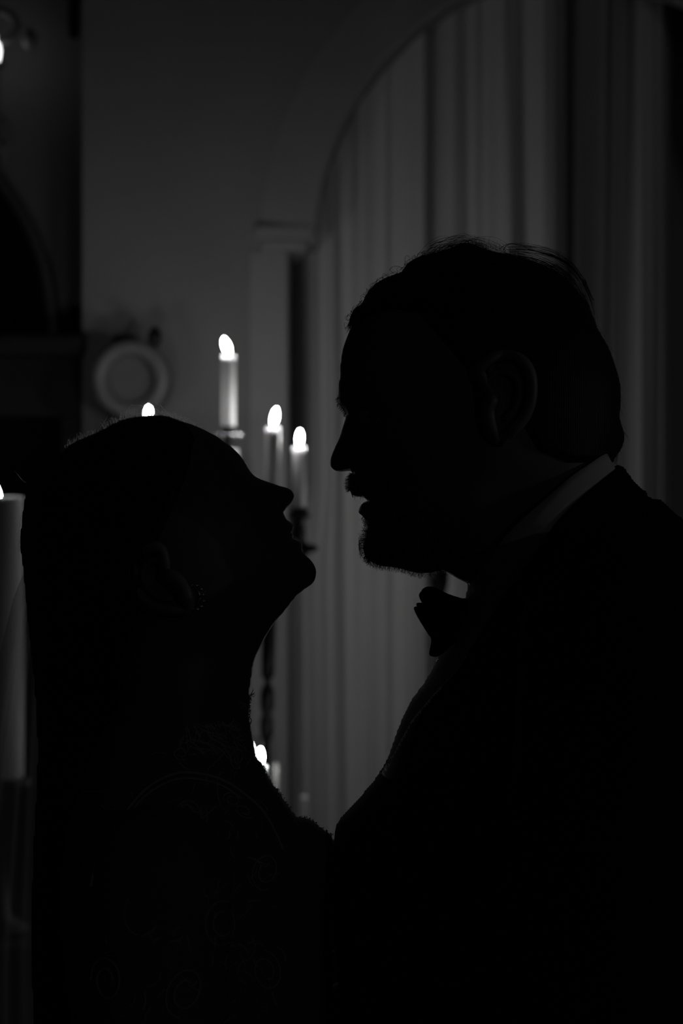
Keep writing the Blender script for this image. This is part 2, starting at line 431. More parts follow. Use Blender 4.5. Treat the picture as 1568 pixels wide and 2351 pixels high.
d0 = P(70, 92, sy); mb = MB(); mb.lathe([(.001, -.022), (.014, -.008), (.012, .008), (.002, .02)], d0, 8); mb.tube([(d0.x, sy, d0.z + .02), (d0.x - .03, sy, d0.z + .03)], .0015, 6); mb.build('crystal_drop', 'pale_rim', scn)

# ------------------------------------------------------------------ candle table
YT = 1.95; ZTAB = 1.0
tx0, tx1 = -.86, .40
tab = thing('console_table', 'dark console table carrying the candles behind the couple', 'table', ((tx0 + tx1) / 2, YT, 0))
mb = MB(); mb.box(tx0, tx1, YT - .34, YT + .17, ZTAB - .03, ZTAB, .006); mb.build('tabletop', 'dark_wood', tab, False)
mb = MB(); mb.box(tx0 + .03, tx1 - .03, YT - .31, YT + .15, ZTAB - .13, ZTAB - .03, .004); mb.build('apron', 'dark_wood', tab, False)
for x in (tx0 + .05, tx1 - .05):
    for y in (YT - .29, YT + .13):
        mb = MB(); mb.lathe([(.018, 0), (.026, .05), (.016, .12), (.024, .5), (.03, .8), (.03, ZTAB - .1)], (x, y, 0), 12); mb.build('leg', 'dark_wood', tab)

def flame_mesh(mb, base, r, h, lean):
    pr = []
    for i in range(15):
        t = i / 14
        pr.append((max(r * math.sin(math.pi * t ** .85) ** .62 if 0 < t < 1 else 0.0003, .0003), h * t))
    mb.lathe(pr, base, 14, lean)

def taper(base, length, r, label, group, lit=True, lean=(0, 0), flame=(.0042, .021), fm='flame', tilt=0.0):
    c = thing('taper_candle', label, 'candle', base, group)
    mb = MB(); L = length
    mb.lathe([(r * .92, 0), (r, .004), (r, L - .02), (r * 1.02, L - .004), (r * .98, L - .001), (r * .9, L), (r * .8, L - .001), (r * .66, L - .006), (r * .3, L - .008)], base, 28, (tilt, 0))
    mb.build('wax', 'wax', c)
    tb = (base[0] + tilt * L, base[1], base[2] + L)
    mb = MB(); mb.tube([(tb[0], tb[1], tb[2] - .009), (tb[0] + lean[0] * .004, tb[1], tb[2] + .003), (tb[0] + lean[0] * .008, tb[1], tb[2] + .006)], .0007, 6); mb.build('wick', 'wick', c)
    if lit:
        mb = MB(); flame_mesh(mb, (tb[0], tb[1], tb[2] + .002), flame[0], flame[1], lean); mb.build('flame', fm, c)
    return c

# three-light candelabra: centre 525, side arms 340 and 687
q = S * (YT + D) / D
cA = P(525, 985, YT); cC = P(687, 1172, YT); cL = P(341, 1128, YT)
cand = thing('candelabra', 'three-armed candelabra on the console table, its centre cup highest', 'candelabra', (cA.x, YT, ZTAB))
mb = MB(); mb.lathe([(.034, 0), (.034, .014), (.03, .02), (.022, .03), (.014, .05)], (cA.x, YT, ZTAB), 28); mb.build('base', 'iron', cand)
mb = MB(); zt = cA.z - ZTAB
mb.lathe([(.014, .05), (.009, .09), (.017, .12), (.009, .15), (.0075, .34), (.0075, .48), (.014, .50), (.02, .53), (.012, .56), (.007, .60), (.006, zt - .03)], (cA.x, YT, ZTAB), 20); mb.build('stem', 'silver', cand)
def cup(c, mat, beads, broad=26):
    mb = MB(); mb.lathe([(.004, -.030), (.010, -.026), (.007, -.018), (.0125, -.008), (.0135, .004), (.011, .004)], c, 20); cu = mb.build('cup', mat, cand)
    mb = MB(); mb.lathe([(.006, -.014), (broad * q, -.010), (broad * q * 1.06, -.006), (broad * q, -.007), (.008, -.010)], c, 28); mb.build('drip_pan', 'silver' if beads else mat, cand)
    if beads:
        for i in range(8):
            a = 2 * math.pi * (i + .3) / 8
            m2 = MB(); m2.ball((c.x + broad * q * 1.08 * math.cos(a), c.y + broad * q * 1.08 * math.sin(a), c.z - .009), .0042, 12, 8); m2.build('bead', 'silver', cu)
cup(cA, 'iron', True); cup(cC, 'iron', False, 27); cup(cL, 'iron', False, 27)
mb = MB(); mb.lathe([(.0155, -.075), (.0165, -.070), (.0155, -.032), (.0145, -.030)], cA, 10); mb.build('socket', 'wax', cand, False)  # pale finish painted in for the bright reflection on a silver socket
for cc, sg in ((cC, 1), (cL, -1)):
    z0 = ZTAB + .535
    path = smooth_path([(cA.x + sg * .01, YT, z0), (cA.x + sg * .05, YT, z0 - .035), (cc.x - sg * .012, YT, z0 - .012), (cc.x + sg * .010, YT, cc.z - .062), (cc.x + sg * .006, YT, cc.z - .05), (cc.x, YT, cc.z - .03)], 6)
    mb = MB(); mb.tube(path, .0055, 8); mb.ball((cc.x, YT, cc.z - .036), (.011, .011, .012)); mb.ball((cc.x + sg * .014, YT, cc.z - .058), (.016, .008, .007)); mb.build('arm', 'iron', cand)
GR = 'tapers burning on the console table'
lA = P(525, 815, YT).z - cA.z
taper(tuple(cA), lA, .0108, 'white taper candle burning in the high centre cup of the candelabra', GR, lean=(-.30, 0), flame=(.0052, .024))
lC = P(687, 1026, YT).z - cC.z
taper(tuple(cC), lC, .0108, 'white taper candle burning in the candelabra arm near the drape', GR, lean=(.05, 0), flame=(.0042, .024))
lL = P(341, 968, YT).z - cL.z
taper(tuple(cL), lL, .0108, 'taper candle whose flame shows just above the woman\'s hair', GR, lean=(0, 0), flame=(.0046, .021))
# tall dark candlestick holding candle B
YS = 1.912; q2 = S * (YS + D) / D
bB = P(606, 1310, YS); bB.z = P(0, 1320, YS).z
tl = (P(627, 990, YS).x - P(613, 1640, YS).x) / (650 * q2)
foot = P(613, 1640, YS); fxb = foot.x + tl * (ZTAB - foot.z)
stk = thing('candlestick', 'tall dark turned candlestick seen below the woman\'s chin', 'candlestick', (fxb, YS, ZTAB))
mb = MB(); mb.lathe([(.026, 0), (.026, .014), (.024, .022), (.016, .04)], (fxb, YS, ZTAB), 24); mb.build('base', 'iron', stk)
def zp(py): return P(0, py, YS).z - ZTAB
mb = MB(); mb.lathe([(.016, .04), (.008, .08), (.007, .16), (9 * q2, zp(1705)), (15 * q2, zp(1685)), (16 * q2, zp(1655)), (11 * q2, zp(1640)), (16 * q2, zp(1622)), (17 * q2, zp(1595)), (14 * q2, zp(1580)), (7 * q2, zp(1570)), (8 * q2, zp(1560)), (15 * q2, zp(1553)), (16 * q2, zp(1500)), (16 * q2, zp(1420)), (10 * q2, zp(1400)), (8 * q2, zp(1350)), (12 * q2, zp(1330)), (18 * q2, zp(1318)), (18 * q2, zp(1306)), (16 * q2, zp(1306))], (fxb + tl * .04, YS, ZTAB), 20, (tl, 0)); mb.build('shaft', 'iron', stk)
bx = fxb + tl * (zp(1305)); taper((bx, YS, ZTAB + zp(1305)), zp(981) - zp(1305), .0112, 'white taper candle burning on the tall dark turned candlestick', GR, lean=(.18, 0), flame=(.0046, .027), tilt=tl)
# slim dark finial seen beside candle B
# low candles between the figures
YV = 1.70; q3 = S * (YV + D) / D
def low_candle(px, py_flame_base, y, label, r=.010):
    b = P(px, py_flame_base, y); return taper((b.x, y, ZTAB + .004), b.z - ZTAB - .004, r, label, 'low candles on the console table', lean=(.04, 0), flame=(.0042, .023))
low_candle(597, 1758, YV, 'short candle burning inside the clear glass cylinder')
low_candle(574, 1744, YV + .34, 'short candle burning behind the glass cylinder, half hidden by the dress')
gc = P(600, 1800, YV)
gl = thing('glass_cylinder', 'clear glass cylinder around a short burning candle', 'candle glass', (gc.x, YV, ZTAB))
mb = MB(); gr = 33 * q3; zt = P(0, 1690, YV).z - ZTAB
mb.lathe([(gr, 0.0), (gr, zt), (gr - .0025, zt), (gr - .0025, .004)], (gc.x, YV, ZTAB), 40); mb.build('wall', 'glass', gl)
mb = MB(); mb.lathe([(gr, 0), (gr, .004)], (gc.x, YV, ZTAB), 40); mb.build('bottom', 'glass', gl)
uc = P(633, 1785, YV + .06); un = taper((uc.x, YV + .06, ZTAB), P(0, 1752, YV + .06).z - ZTAB, .0052, 'slim pale stick added as the bright highlight beside the glass cylinder', 'slim unlit candles', lit=False)  # pale stick stands in for the highlight on the glass edge
uc = P(699, 1850, YT); un = taper((uc.x, YT, ZTAB), P(0, 1826, YT).z - ZTAB, .0056, 'slim pale unlit candle close to the man\'s jacket', 'slim unlit candles', lit=False)
# two added candlesticks, unseen behind the man, that brighten the drape
def hidden_stick(px, py, y, label):
    t = P(px, py, y); zb = t.z - .042
    k = thing('candlestick', 'added slender dark candlestick ' + label, 'candlestick', (t.x, y, ZTAB), 'added candlesticks hidden behind the dinner jacket')
    mb = MB(); mb.lathe([(.048, 0), (.048, .008), (.03, .018), (.010, .035)], (t.x, y, ZTAB), 20); mb.build('base', 'iron', k)
    h = zb - ZTAB; mb = MB(); mb.lathe([(.010, .035), (.007, h * .3), (.012, h * .4), (.007, h * .5), (.006, h - .05), (.014, h - .02), (.015, h - .001), (.006, h - .001)], (t.x, y, ZTAB), 16); mb.build('shaft', 'iron', k)
    taper((t.x, y, zb), .042, .0108, 'added white taper candle burning ' + label, GR, lean=(.03, 0), flame=(.0050, .025))
hidden_stick(1008, 1246, 1.93, 'behind the man\'s bearded jaw')
hidden_stick(1012, 1650, 1.80, 'behind the man\'s chest')
# big pillar candle at the far left
YP = 1.72; q4 = S * (YP + D) / D
pt = P(-9, 1146, YP); rp = 64 * q4
ps = thing('candle_stand', 'dark pedestal stand under the thick pillar candle', 'candle stand', (pt.x, YP, ZTAB))
PH = .40; ph = pt.z - PH - ZTAB
mb = MB(); mb.lathe([(.05, 0), (.05, .01), (.02, .03), (.014, ph * .5), (.02, ph - .03), (.05, ph - .01), (.05, ph)], (pt.x, YP, ZTAB), 28); mb.build('stand', 'iron', ps)
pil = thing('pillar_candle', 'thick white pillar candle burning beside the woman\'s veil', 'candle', (pt.x, YP, ZTAB + ph))
mb = MB(); mb.lathe([(rp * .98, 0), (rp, .006), (rp, PH - .014), (rp, PH), (rp * .97, PH + .004), (rp * .90, PH + .002), (rp * .8, PH - .006), (rp * .2, PH - .012)], (pt.x, YP, ZTAB + ph), 48); mb.build('wax', 'pillar_wax', pil)
mb = MB(); mb.tube([(pt.x, YP, pt.z - .014), (pt.x, YP, pt.z + .004)], .001, 6); mb.build('wick', 'wick', pil)
mb = MB(); flame_mesh(mb, (pt.x + .002, YP - .006, pt.z - .006), .0060, .030, (-.15, 0)); mb.build('flame', 'flame', pil)
# unseen candle sconces added outside the frame: they put the faint light on collar, lace and earring
def fill_sconce(w, nrm, where, fl=(.0055, .028)):
    w = Vector(w); n_ = Vector(nrm); sd_ = Vector((-n_.y, n_.x, 0)); up = Vector((0, 0, 1))
    s2 = thing('fill_sconce', 'added unseen two-branched iron candle sconce ' + where, 'sconce', w, 'added candle sconces out of view')
    mb = MB(); c = w + n_ * .02; mb.ball(c, (.02 + .03 * abs(n_.y), .02 + .03 * abs(n_.x), .09), 16, 10); mb.build('backplate', 'iron', s2)
    for k, wh, ln in ((-.07, 'taller', .12), (.07, 'shorter', .085)):
        e = w + n_ * .11 + sd_ * k
        mb = MB(); mb.tube(smooth_path([tuple(c - up * .02), tuple(w + n_ * .07 + sd_ * k * .6 - up * .07), tuple(e - up * .03), tuple(e + up * .005)], 5), .006, 8)
        mb.lathe([(.004, 0), (.022, .006), (.014, .01), (.013, .0299)], e, 16); mb.build('arm', 'iron', s2)
        taper(tuple(e + up * .03), ln, .0105, wh + ' white candle burning in the added sconce ' + where, 'added sconce candles ' + where, flame=fl, fm='flame_fill')
fill_sconce((XR - .001, -.18, 1.77), (-1, 0, 0), 'on the wall beyond the man\'s back')
fill_sconce((1.55, YB + .001, 1.80), (0, 1, 0), 'on the wall facing the arch', (.0036, .022))

# ------------------------------------------------------------------ figures: full, rounded bodies grown from their side outlines
def sdf(poly, X, Y):
    """signed distance to a closed polygon, positive inside"""
    p = np.asarray(poly, float); a = p; b = np.roll(p, -1, 0)
    d2 = np.full(X.shape, 1e18); ins = np.zeros(X.shape, bool)
    for (x0, y0), (x1, y1) in zip(a, b):
        ex, ey = x1 - x0, y1 - y0; L = ex * ex + ey * ey
        if L < 1e-12: continue
        t = np.clip(((X - x0) * ex + (Y - y0) * ey) / L, 0, 1)
        d2 = np.minimum(d2, (X - x0 - t * ex) ** 2 + (Y - y0 - t * ey) ** 2)
        if y0 != y1:
            ins ^= ((y0 > Y) != (y1 > Y)) & (X < ex * (Y - y0) / (y1 - y0) + x0)
    return np.where(ins, 1, -1) * np.sqrt(d2)

class Field:
    """half-width of a body at every point inside its side outline (rounded inflation)"""
    def __init__(s, poly, h, c=2.06, pad=2):
        p = np.asarray(poly, float); s.poly = p; s.h = h
        x0, y0 = p.min(0) - pad * h; x1, y1 = p.max(0) + pad * h
        s.xs = np.arange(x0, x1 + h, h); s.ys = np.arange(y0, y1 + h, h)
        s.X, s.Y = np.meshgrid(s.xs, s.ys); s.sd = sdf(p, s.X, s.Y); m = (s.sd > 0).astype(float)
        def A(u):
            r = 4 * u; r[1:] -= u[:-1]; r[:-1] -= u[1:]; r[:, 1:] -= u[:, :-1]; r[:, :-1] -= u[:, 1:]
            return r * m
        b = c * h * h * m; u = np.zeros_like(b); r = b.copy(); q = r.copy(); rs = (r * r).sum(); r0 = rs
        for _ in range(1600):
            Aq = A(q); al = rs / (q * Aq).sum(); u += al * q; r -= al * Aq; rn = (r * r).sum()
            if rn < 1e-7 * r0: break
            q = r + rn / rs * q; rs = rn
        s.w = np.sqrt(np.maximum(u, 0))
    def at(s, x, y):
        i = min(max((x - s.xs[0]) / s.h, 0), len(s.xs) - 1.001); j = min(max((y - s.ys[0]) / s.h, 0), len(s.ys) - 1.001)
        a, b = int(i), int(j); fx, fy = i - a, j - b; w = s.w
        return w[b, a] * (1 - fx) * (1 - fy) + w[b, a + 1] * fx * (1 - fy) + w[b + 1, a] * (1 - fx) * fy + w[b + 1, a + 1] * fx * fy
    def bump(s, x, y, rx, ry, amt, ang=0.0, soft=10.0):
        """press in or swell out (pixels), fading to nothing at the outline"""
        ca, sa = math.cos(ang), math.sin(ang); dx, dy = s.X - x, s.Y - y
        g = np.exp(-(((dx * ca + dy * sa) / rx) ** 2 + ((-dx * sa + dy * ca) / ry) ** 2))
        s.w += amt * g * np.clip(s.sd / soft, 0, 1); s.w = np.maximum(s.w, 0)
    def relief(s, mb, region=None, off=0.0, tuck=0.0, side=0):
        """two-sided surface; region = polygon that trims it (open edges), off = layer offset"""
        w = s.w + off * np.clip(s.sd / 16.0, 0, 1); f = s.sd.copy()
        if region is not None:
            rd = sdf(region, s.X, s.Y); f = np.minimum(f, rd)
            if tuck: w = w - tuck * np.clip(1 - rd / 14.0, 0, 1)
        ny, nx = f.shape; ins = f > 0; vid = {}; verts = []
        def pt(x, y, wv): return ((x - 784.0) * S, wv * S, ZC - (y - 1175.5) * S)
        def node(j, i):
            k = (j, i)
            if k not in vid:
                wv = max(w[j, i], .05); x, y = s.xs[i], s.ys[j]; vid[k] = (len(verts), len(verts) + 1)
                verts.append(pt(x, y, -wv)); verts.append(pt(x, y, wv))
            return vid[k]
        def cross(j0, i0, j1, i1):
            if (j1, i1) < (j0, i0): j0, i0, j1, i1 = j1, i1, j0, i0
            k = (j0, i0, j1, i1)
            if k not in vid:
                t = f[j0, i0] / (f[j0, i0] - f[j1, i1]); x = s.xs[i0] + t * (s.xs[i1] - s.xs[i0]); y = s.ys[j0] + t * (s.ys[j1] - s.ys[j0])
                d = s.sd[j0, i0] * (1 - t) + s.sd[j1, i1] * t
                if d < .3 * s.h:
                    vid[k] = (len(verts),) * 2; verts.append(pt(x, y, 0.0))
                else:
                    wv = max(w[j0, i0] * (1 - t) + w[j1, i1] * t, .05); vid[k] = (len(verts), len(verts) + 1)
                    verts.append(pt(x, y, -wv)); verts.append(pt(x, y, wv))
            return vid[k]
        faces = []
        any_ = ins[:-1, :-1] | ins[1:, :-1] | ins[:-1, 1:] | ins[1:, 1:]
        for j, i in zip(*np.nonzero(any_)):
            cs = [(j, i), (j, i + 1), (j + 1, i + 1), (j + 1, i)]; ring = []
            for k in range(4):
                a, b = cs[k], cs[(k + 1) % 4]
                if ins[a]: ring.append(node(*a))
                if ins[a] != ins[b]: ring.append(cross(*a, *b))
            if len(ring) < 3: continue
            n_ = [r[0] for r in ring]; f_ = [r[1] for r in reversed(ring)]
            if len(set(n_)) >= 3 and side <= 0: faces.append(n_)
            if len(set(f_)) >= 3 and side >= 0: faces.append(f_)
        used = sorted({q for fc in faces for q in fc}); mp = {q: i for i, q in enumerate(used)}
        mb.add([verts[q] for q in used], [[mp[q] for q in fc] for fc in faces])
        return mb

def on_side(F, px, py, lift=1.5, side=-1):
    """point of the near side of a body that the photo shows at (px, py)"""
    x, y = px, py
    for _ in range(4):
        w = F.at(x, y) + lift; k = (D + side * w * S) / D
        x, y = 784 + (px - 784) * k, 1175.5 + (py - 1175.5) * k
    return Vector(((x - 784) * S, side * w * S, ZC - (y - 1175.5) * S))

def PX(px, py, yoff=0.0):
    """outline coordinates (plane of the couple) with a sideways offset in metres"""
    return Vector(((px - 784) * S, yoff, ZC - (py - 1175.5) * S))

def strands(mb, path, r=.00011, yoff=0.0, n=3):
    p = smooth_path(path, 5); m = len(p)
    mb.tube([PX(x, y, yoff) for x, y in p], [r * (1 - .55 * i / (m - 1)) for i in range(m)], n, cap=False)

def ear(mb, c, up, fwd, out, h, wd):
    """helix, antihelix and lobe on a shallow dish"""
    up, fwd, out = [Vector(q).normalized() for q in (up, fwd, out)]
    shape = [(.00, .10), (.30, .50), (.46, .28), (.50, 0), (.44, -.30), (.28, -.52), (.02, -.60), (-.22, -.52), (-.40, -.30), (-.50, -.10), (-.40, .12), (-.18, .24), (-.04, .20)]
    pts = [c + up * (a * h) - fwd * (-b * wd) * -1 * -1 + out * (.006 if abs(b) > .1 else .002) for a, b in shape]
    pts = [Vector(p) for p in smooth_path([tuple(p) for p in pts], 4)]
    mb.tube(pts, [.0042 if i < len(pts) * .7 else .0055 for i in range(len(pts))], 8)
    inner = [c + up * (a * h * .62) + fwd * (b * wd * .62) + out * .004 for a, b in shape[1:9]]
    mb.tube([Vector(p) for p in smooth_path([tuple(p) for p in inner], 3)], .003, 6)
    n = 18; v = [c - out * .004]
    for i in range(n):
        a = 2 * math.pi * i / n; v.append(c + up * (.42 * h * math.cos(a)) + fwd * (.42 * wd * math.sin(a) - .04 * wd) + out * .003)
    mb.add(v, [(0, 1 + i, 1 + (i + 1) % n) for i in range(n)])

def hand(mb, wrist, fwd, palm, thumb, size=.19, curl=.35):
    """palm, four jointed fingers and a thumb; palm = direction the palm faces"""
    f = Vector(fwd).normalized(); p = Vector(palm); p = (p - f * p.dot(f)).normalized(); t = Vector(thumb); t = (t - f * t.dot(f) - p * t.dot(p)).normalized()
    w = Vector(wrist); L = size; pl = L * .52
    mb.tube([w - f * .03, w, w + f * pl * .35, w + f * pl * .75, w + f * pl * .98], [L * .15, L * .155, L * .20, L * .22, L * .20], 16, (tuple(p), .42))
    for i, (ln, off) in enumerate(((.40, .165), (.46, .055), (.43, -.055), (.34, -.16))):
        a = w + f * (pl * (.9 - .05 * abs(i - 1))) + t * (off * L); d = (f + t * off * .35).normalized(); pts = [a - d * .012, a]; ang = curl * .5
        for s_ in (.46, .30, .24):
            d2 = (d * math.cos(ang) + p * math.sin(ang)).normalized(); a = a + d2 * (ln * L * s_); pts.append(a.copy()); ang += curl
        mb.tube(smooth_path([tuple(q) for q in pts], 3), list(np.linspace(L * .049, L * .037, 3 * (len(pts) - 1) + 1)), 10)
    a = w + f * pl * .22 + t * L * .12; d = (f * .72 + t * .62 + p * .25).normalized()
    pts = [w + f * pl * .12 + t * L * .05, a, a + d * L * .17, a + (d * .9 + f * .35).normalized() * L * .32]
    mb.tube(smooth_path([tuple(q) for q in pts], 3), list(np.linspace(L * .066, L * .042, 10)), 10)

# ---------------- the man
M_FACE = [(804, 755), (794, 781), (786, 806), (782, 832), (781, 846), (781, 864), (778, 878), (776.5, 893), (776, 908), (776, 917), (778, 926), (783, 935), (790, 945), (793.5, 951), (793.5, 957), (790, 970), (785, 985), (780, 1002), (773, 1018), (767, 1031), (763, 1041), (759.5, 1051), (757.7, 1060), (758, 1066.5), (760.3, 1072), (765.4, 1077.6), (772, 1081.5), (782, 1083), (793, 1082), (803, 1081.5), (807.4, 1083.5), (809, 1087),
          (805, 1091), (800, 1097), (797.5, 1106), (797, 1115), (800, 1123), (804, 1128.4), (808.5, 1135), (816, 1140), (826, 1140.6), (835, 1143), (840.6, 1146), (843, 1149.5), (837, 1152), (831, 1156), (827, 1162.7), (824, 1169), (823, 1175), (825, 1179), (829.5, 1182.6), (834, 1187), (838.4, 1193.6), (840, 1200), (838.4, 1213.6), (836.6, 1229), (834.5, 1240), (833.5, 1251), (834.5, 1264), (838, 1275.5), (846, 1286.5), (859, 1294), (877, 1299.5), (899, 1302), (917, 1305), (934, 1310), (950, 1314), (970, 1317), (996, 1314), (1019, 1310.5), (1031.6, 1317), (1052, 1329), (1074, 1340)]
M_HAIR = [(1405.6, 1055), (1414, 1046), (1424.5, 1030.6), (1430, 1015), (1432, 1000), (1428, 985), (1422, 969), (1420, 954), (1422, 928.6), (1423, 898), (1420.5, 877.5), (1413.5, 852), (1403.5, 821), (1393.5, 796), (1378, 770), (1367, 750), (1357, 724.5), (1342, 696), (1320, 665), (1300, 645), (1275, 627), (1250, 612), (1225, 602), (1200, 594), (1169, 586), (1139, 581), (1108, 572), (1088, 562), (1070, 559.5), (1052, 565), (1031, 572), (1011, 577.5), (981, 586), (960, 591), (943, 600), (930, 612), (919, 627), (898, 634), (876, 643), (860, 654), (845, 670), (836, 686), (829, 699), (814, 709), (805, 725), (801, 740), (797, 750)]
M_COLLAR_UP = [(1389, 1041), (1367, 1049), (1331, 1071), (1289.6, 1098), (1244, 1137), (1198, 1176), (1152, 1220), (1125, 1256), (1097, 1298), (1079, 1330), (1073, 1341)]
M_COLLAR_LO = [(1411, 1071), (1376.6, 1094), (1331, 1128), (1289.6, 1162.5), (1253, 1201.5), (1221, 1247), (1189, 1293), (1152, 1343), (1129, 1380), (1111, 1412), (1085, 1450)]
M_FRONT = [(1074, 1340), (1070.7, 1369), (1054, 1420), (1036, 1470), (1012.5, 1503.7), (996.5, 1531), (983, 1556), (970, 1577), (957.6, 1592), (944, 1611), (932.4, 1634), (918.7, 1664), (909.5, 1691), (900, 1716.6), (891, 1742), (879, 1767), (870.5, 1778.5), (858, 1798), (831.8, 1828), (804, 1860), (782, 1882), (773.7, 1893), (769.6, 1905.7), (767.6, 1922), (764, 1990), (766, 2100), (780, 2300), (815, 2600), (860, 2900), (890, 3200), (905, 3420), (930, 3460)]
M_BACK = [(1650, 3460), (1690, 3420), (1700, 3200), (1690, 2900), (1715, 2500), (1765, 2100), (1785, 1800), (1765, 1560), (1715, 1390), (1640, 1265), (1568, 1194.6), (1550.5, 1181), (1534.5, 1169), (1521, 1153), (1511.6, 1146), (1498, 1145.6), (1482, 1137.5), (1484, 1133), (1479.6, 1127), (1463.5, 1117), (1452, 1105), (1438, 1085), (1430, 1073), (1426, 1069.6), (1418, 1067), (1411, 1071)]
sp = lambda pts, k=3: [tuple(q) for q in smooth_path(pts, k)]
face = sp(M_FACE); hair_o = sp(M_HAIR); front = sp(M_FRONT); back = M_BACK

root = thing('person', 'bearded person in black dinner jacket and bow tie leaning towards the veiled person', 'person', (.16, 0, 0))
skull = [(x + (1100 - x) * .026, y + (850 - y) * .026) for x, y in hair_o]
skull[-1] = (806, 757)
body_poly = face + [(1084, 1390), (1076, 1470), (1080, 1600), (1120, 1690), (1420, 1690), (1470, 1560), (1470, 1350), (1436, 1200), (1402, 1110), (1396, 1060)] + skull
FM = Field(body_poly, 3.0)
# face and neck modelling (values in photo pixels)
FM.bump(846, 962, 30, 20, -15); FM.bump(850, 964, 15, 9, 7); FM.bump(838, 928, 36, 10, 6, -.15)     # socket, lids, brow
FM.bump(800, 1066, 15, 13, 11, soft=6); FM.bump(816, 1080, 7, 8, -4, soft=5)                                   # nostril wing
FM.bump(925, 1030, 60, 34, 8, .5); FM.bump(880, 1120, 24, 60, -7, .3)                                          # cheekbone, hollow of cheek
FM.bump(872, 1152, 34, 5, -8, .15); FM.bump(872, 1178, 34, 9, 3)                                               # mouth line
FM.bump(930, 830, 90, 80, -12)                                                                                 # temple
FM.bump(1180, 1200, 150, 90, -34, -.75); FM.bump(1060, 1180, 70, 60, 12, .6)                                   # neck narrower than the jaw
FM.bump(1250, 1450, 160, 120, -20)
mb = MB(); FM.relief(mb)
for sd_ in (-1, 1):
    e = on_side(FM, 852, 964, -38, -1); e.y *= -sd_
    mb.mi = 1; mb.ball(e, .0110, 16, 10); mb.mi = 0
    lid = [on_side(FM, x, y, -1.0, -1) for x, y in ((836, 962), (843, 956), (852, 954), (862, 957), (870, 964))]
    mb.tube([(p.x, p.y * -sd_, p.z) for p in lid], .0016, 6)
    ec = PX(1128, 925, sd_ * (FM.at(1128, 925) * S + .001)); ear(mb, ec, (.12, 0, 1), (-1, 0, 0), (.25, sd_, 0), .058, .034)
# arms inside the sleeves, hands, legs (one body)
man_arms = {}
for sd_ in (-1, 1):
    sh = PX(1370, 1420, sd_ * .185); el = PX(1250, 2420, sd_ * .29); wr = PX(470, 2690, sd_ * .235)
    man_arms[sd_] = (sh, el, wr)
    mb.tube(smooth_path([tuple(sh), tuple((sh + el) / 2), tuple(el), tuple((el + wr) / 2), tuple(wr)], 5), list(np.linspace(.045, .026, 21)), 12)
    hand(mb, wr, (-1, -sd_ * .16, .02), (0, -sd_, 0), (0, 0, 1), .19, .30)
    mb.tube([PX(1290, 3300, sd_ * .09), PX(1285, 4700, sd_ * .1), PX(1330, 6050, sd_ * .1)], [.075, .05, .035], 12)
mb.tube([PX(1280, 1640, 0), PX(1270, 2200, 0), PX(1280, 3350, 0)], [.09, .10, .10], 16)
mb.build('body', ['skin', 'eye'], root)
# hair: cap with its own outline, plus loose strands
FMH = Field(face + hair_o[:0] + [(1084, 1390), (1120, 1560), (1420, 1560), (1440, 1300), (1412, 1110)] + hair_o, 3.0)
FMH.bump(930, 830, 90, 80, -10)
hair_in = [(1409, 1062), (1370, 1064), (1290, 1066), (1215, 1040), (1178, 985), (1176, 900), (1160, 840), (1128, 838), (1112, 900), (1104, 985), (1074, 980), (1068, 880), (1020, 815), (985, 772), (960, 735), (900, 720), (850, 730), (812, 752), (790, 770)]
reg = [(740, 770), (740, 520), (1480, 520), (1480, 1062)] + hair_in
mb = MB(); FMH.relief(mb, reg, off=9, tuck=14); hr = mb.build('hair', 'hair', root)
mb = MB()
ho = np.array(hair_o[::-1])      # from forehead over the crown to the nape
def along(i): 
    i = int(np.clip(i, 1, len(ho) - 2)); t = ho[i + 1] - ho[i - 1]; t = t / (np.hypot(*t) + 1e-9); return ho[i], t, np.array([t[1], -t[0]])
for k in range(150):                                  # tight curls along the front
    i = rng.integers(2, 58); p, t, n_ = along(i); r = rng.uniform(3, 9); a0 = rng.uniform(0, 6.3); e = rng.uniform(.5, 1)
    c = p + n_ * rng.uniform(-5, r * .7); y = rng.uniform(-.02, .02)
    strands(mb, [tuple(c + r * (np.cos(a) * t + e * np.sin(a) * n_)) for a in np.linspace(a0, a0 + rng.uniform(2.5, 5.6), 9)], .00014, y)
for lp in ([(930, 608), (930, 592), (935, 587), (940, 592), (940, 602)], [(903, 628), (895, 619), (903, 612), (915, 612), (925, 616)], [(893, 620), (901, 613), (910, 611), (921, 614), (926, 620)], [(914, 625), (911, 618), (917, 613), (924, 617)], [(838, 690), (848, 664), (866, 645), (888, 630), (905, 627)], [(852, 654), (872, 640), (892, 630)]):
    strands(mb, lp, .00016)
for k in range(110):                                  # ragged fringe at the hairline
    x0, y0 = rng.uniform(800, 826), 0; y0 = 752 - (x0 - 800) * 1.75 + rng.uniform(-6, 8)
    strands(mb, [(x0 + 6, y0 - 8), (x0 - 2, y0 + 1), (x0 - rng.uniform(5, 10), y0 + rng.uniform(2, 9))], .00014, rng.uniform(-.02, .02))
strands(mb, [(806, 742), (799, 748), (791, 755)], .00022); strands(mb, [(806, 746), (797, 749), (792, 756)], .0002)
for k in range(80):                                   # wisps swept back over the crown
    x0 = rng.uniform(955, 1060); L = rng.uniform(70, 170); up = rng.uniform(4, 24)
    b = np.interp(x0, [955, 1000, 1060], [592, 581, 562]); xe = x0 + L; e = np.interp(xe, [1060, 1100, 1140, 1200, 1240], [562, 568, 580, 593, 605])
    strands(mb, [(x0, b + 2), (x0 + L * .3, (b * .7 + e * .3) - up * .8 - 4), (x0 + L * .62, (b * .4 + e * .6) - up - 3), (xe, e + 4)], .00012, rng.uniform(-.03, .03))
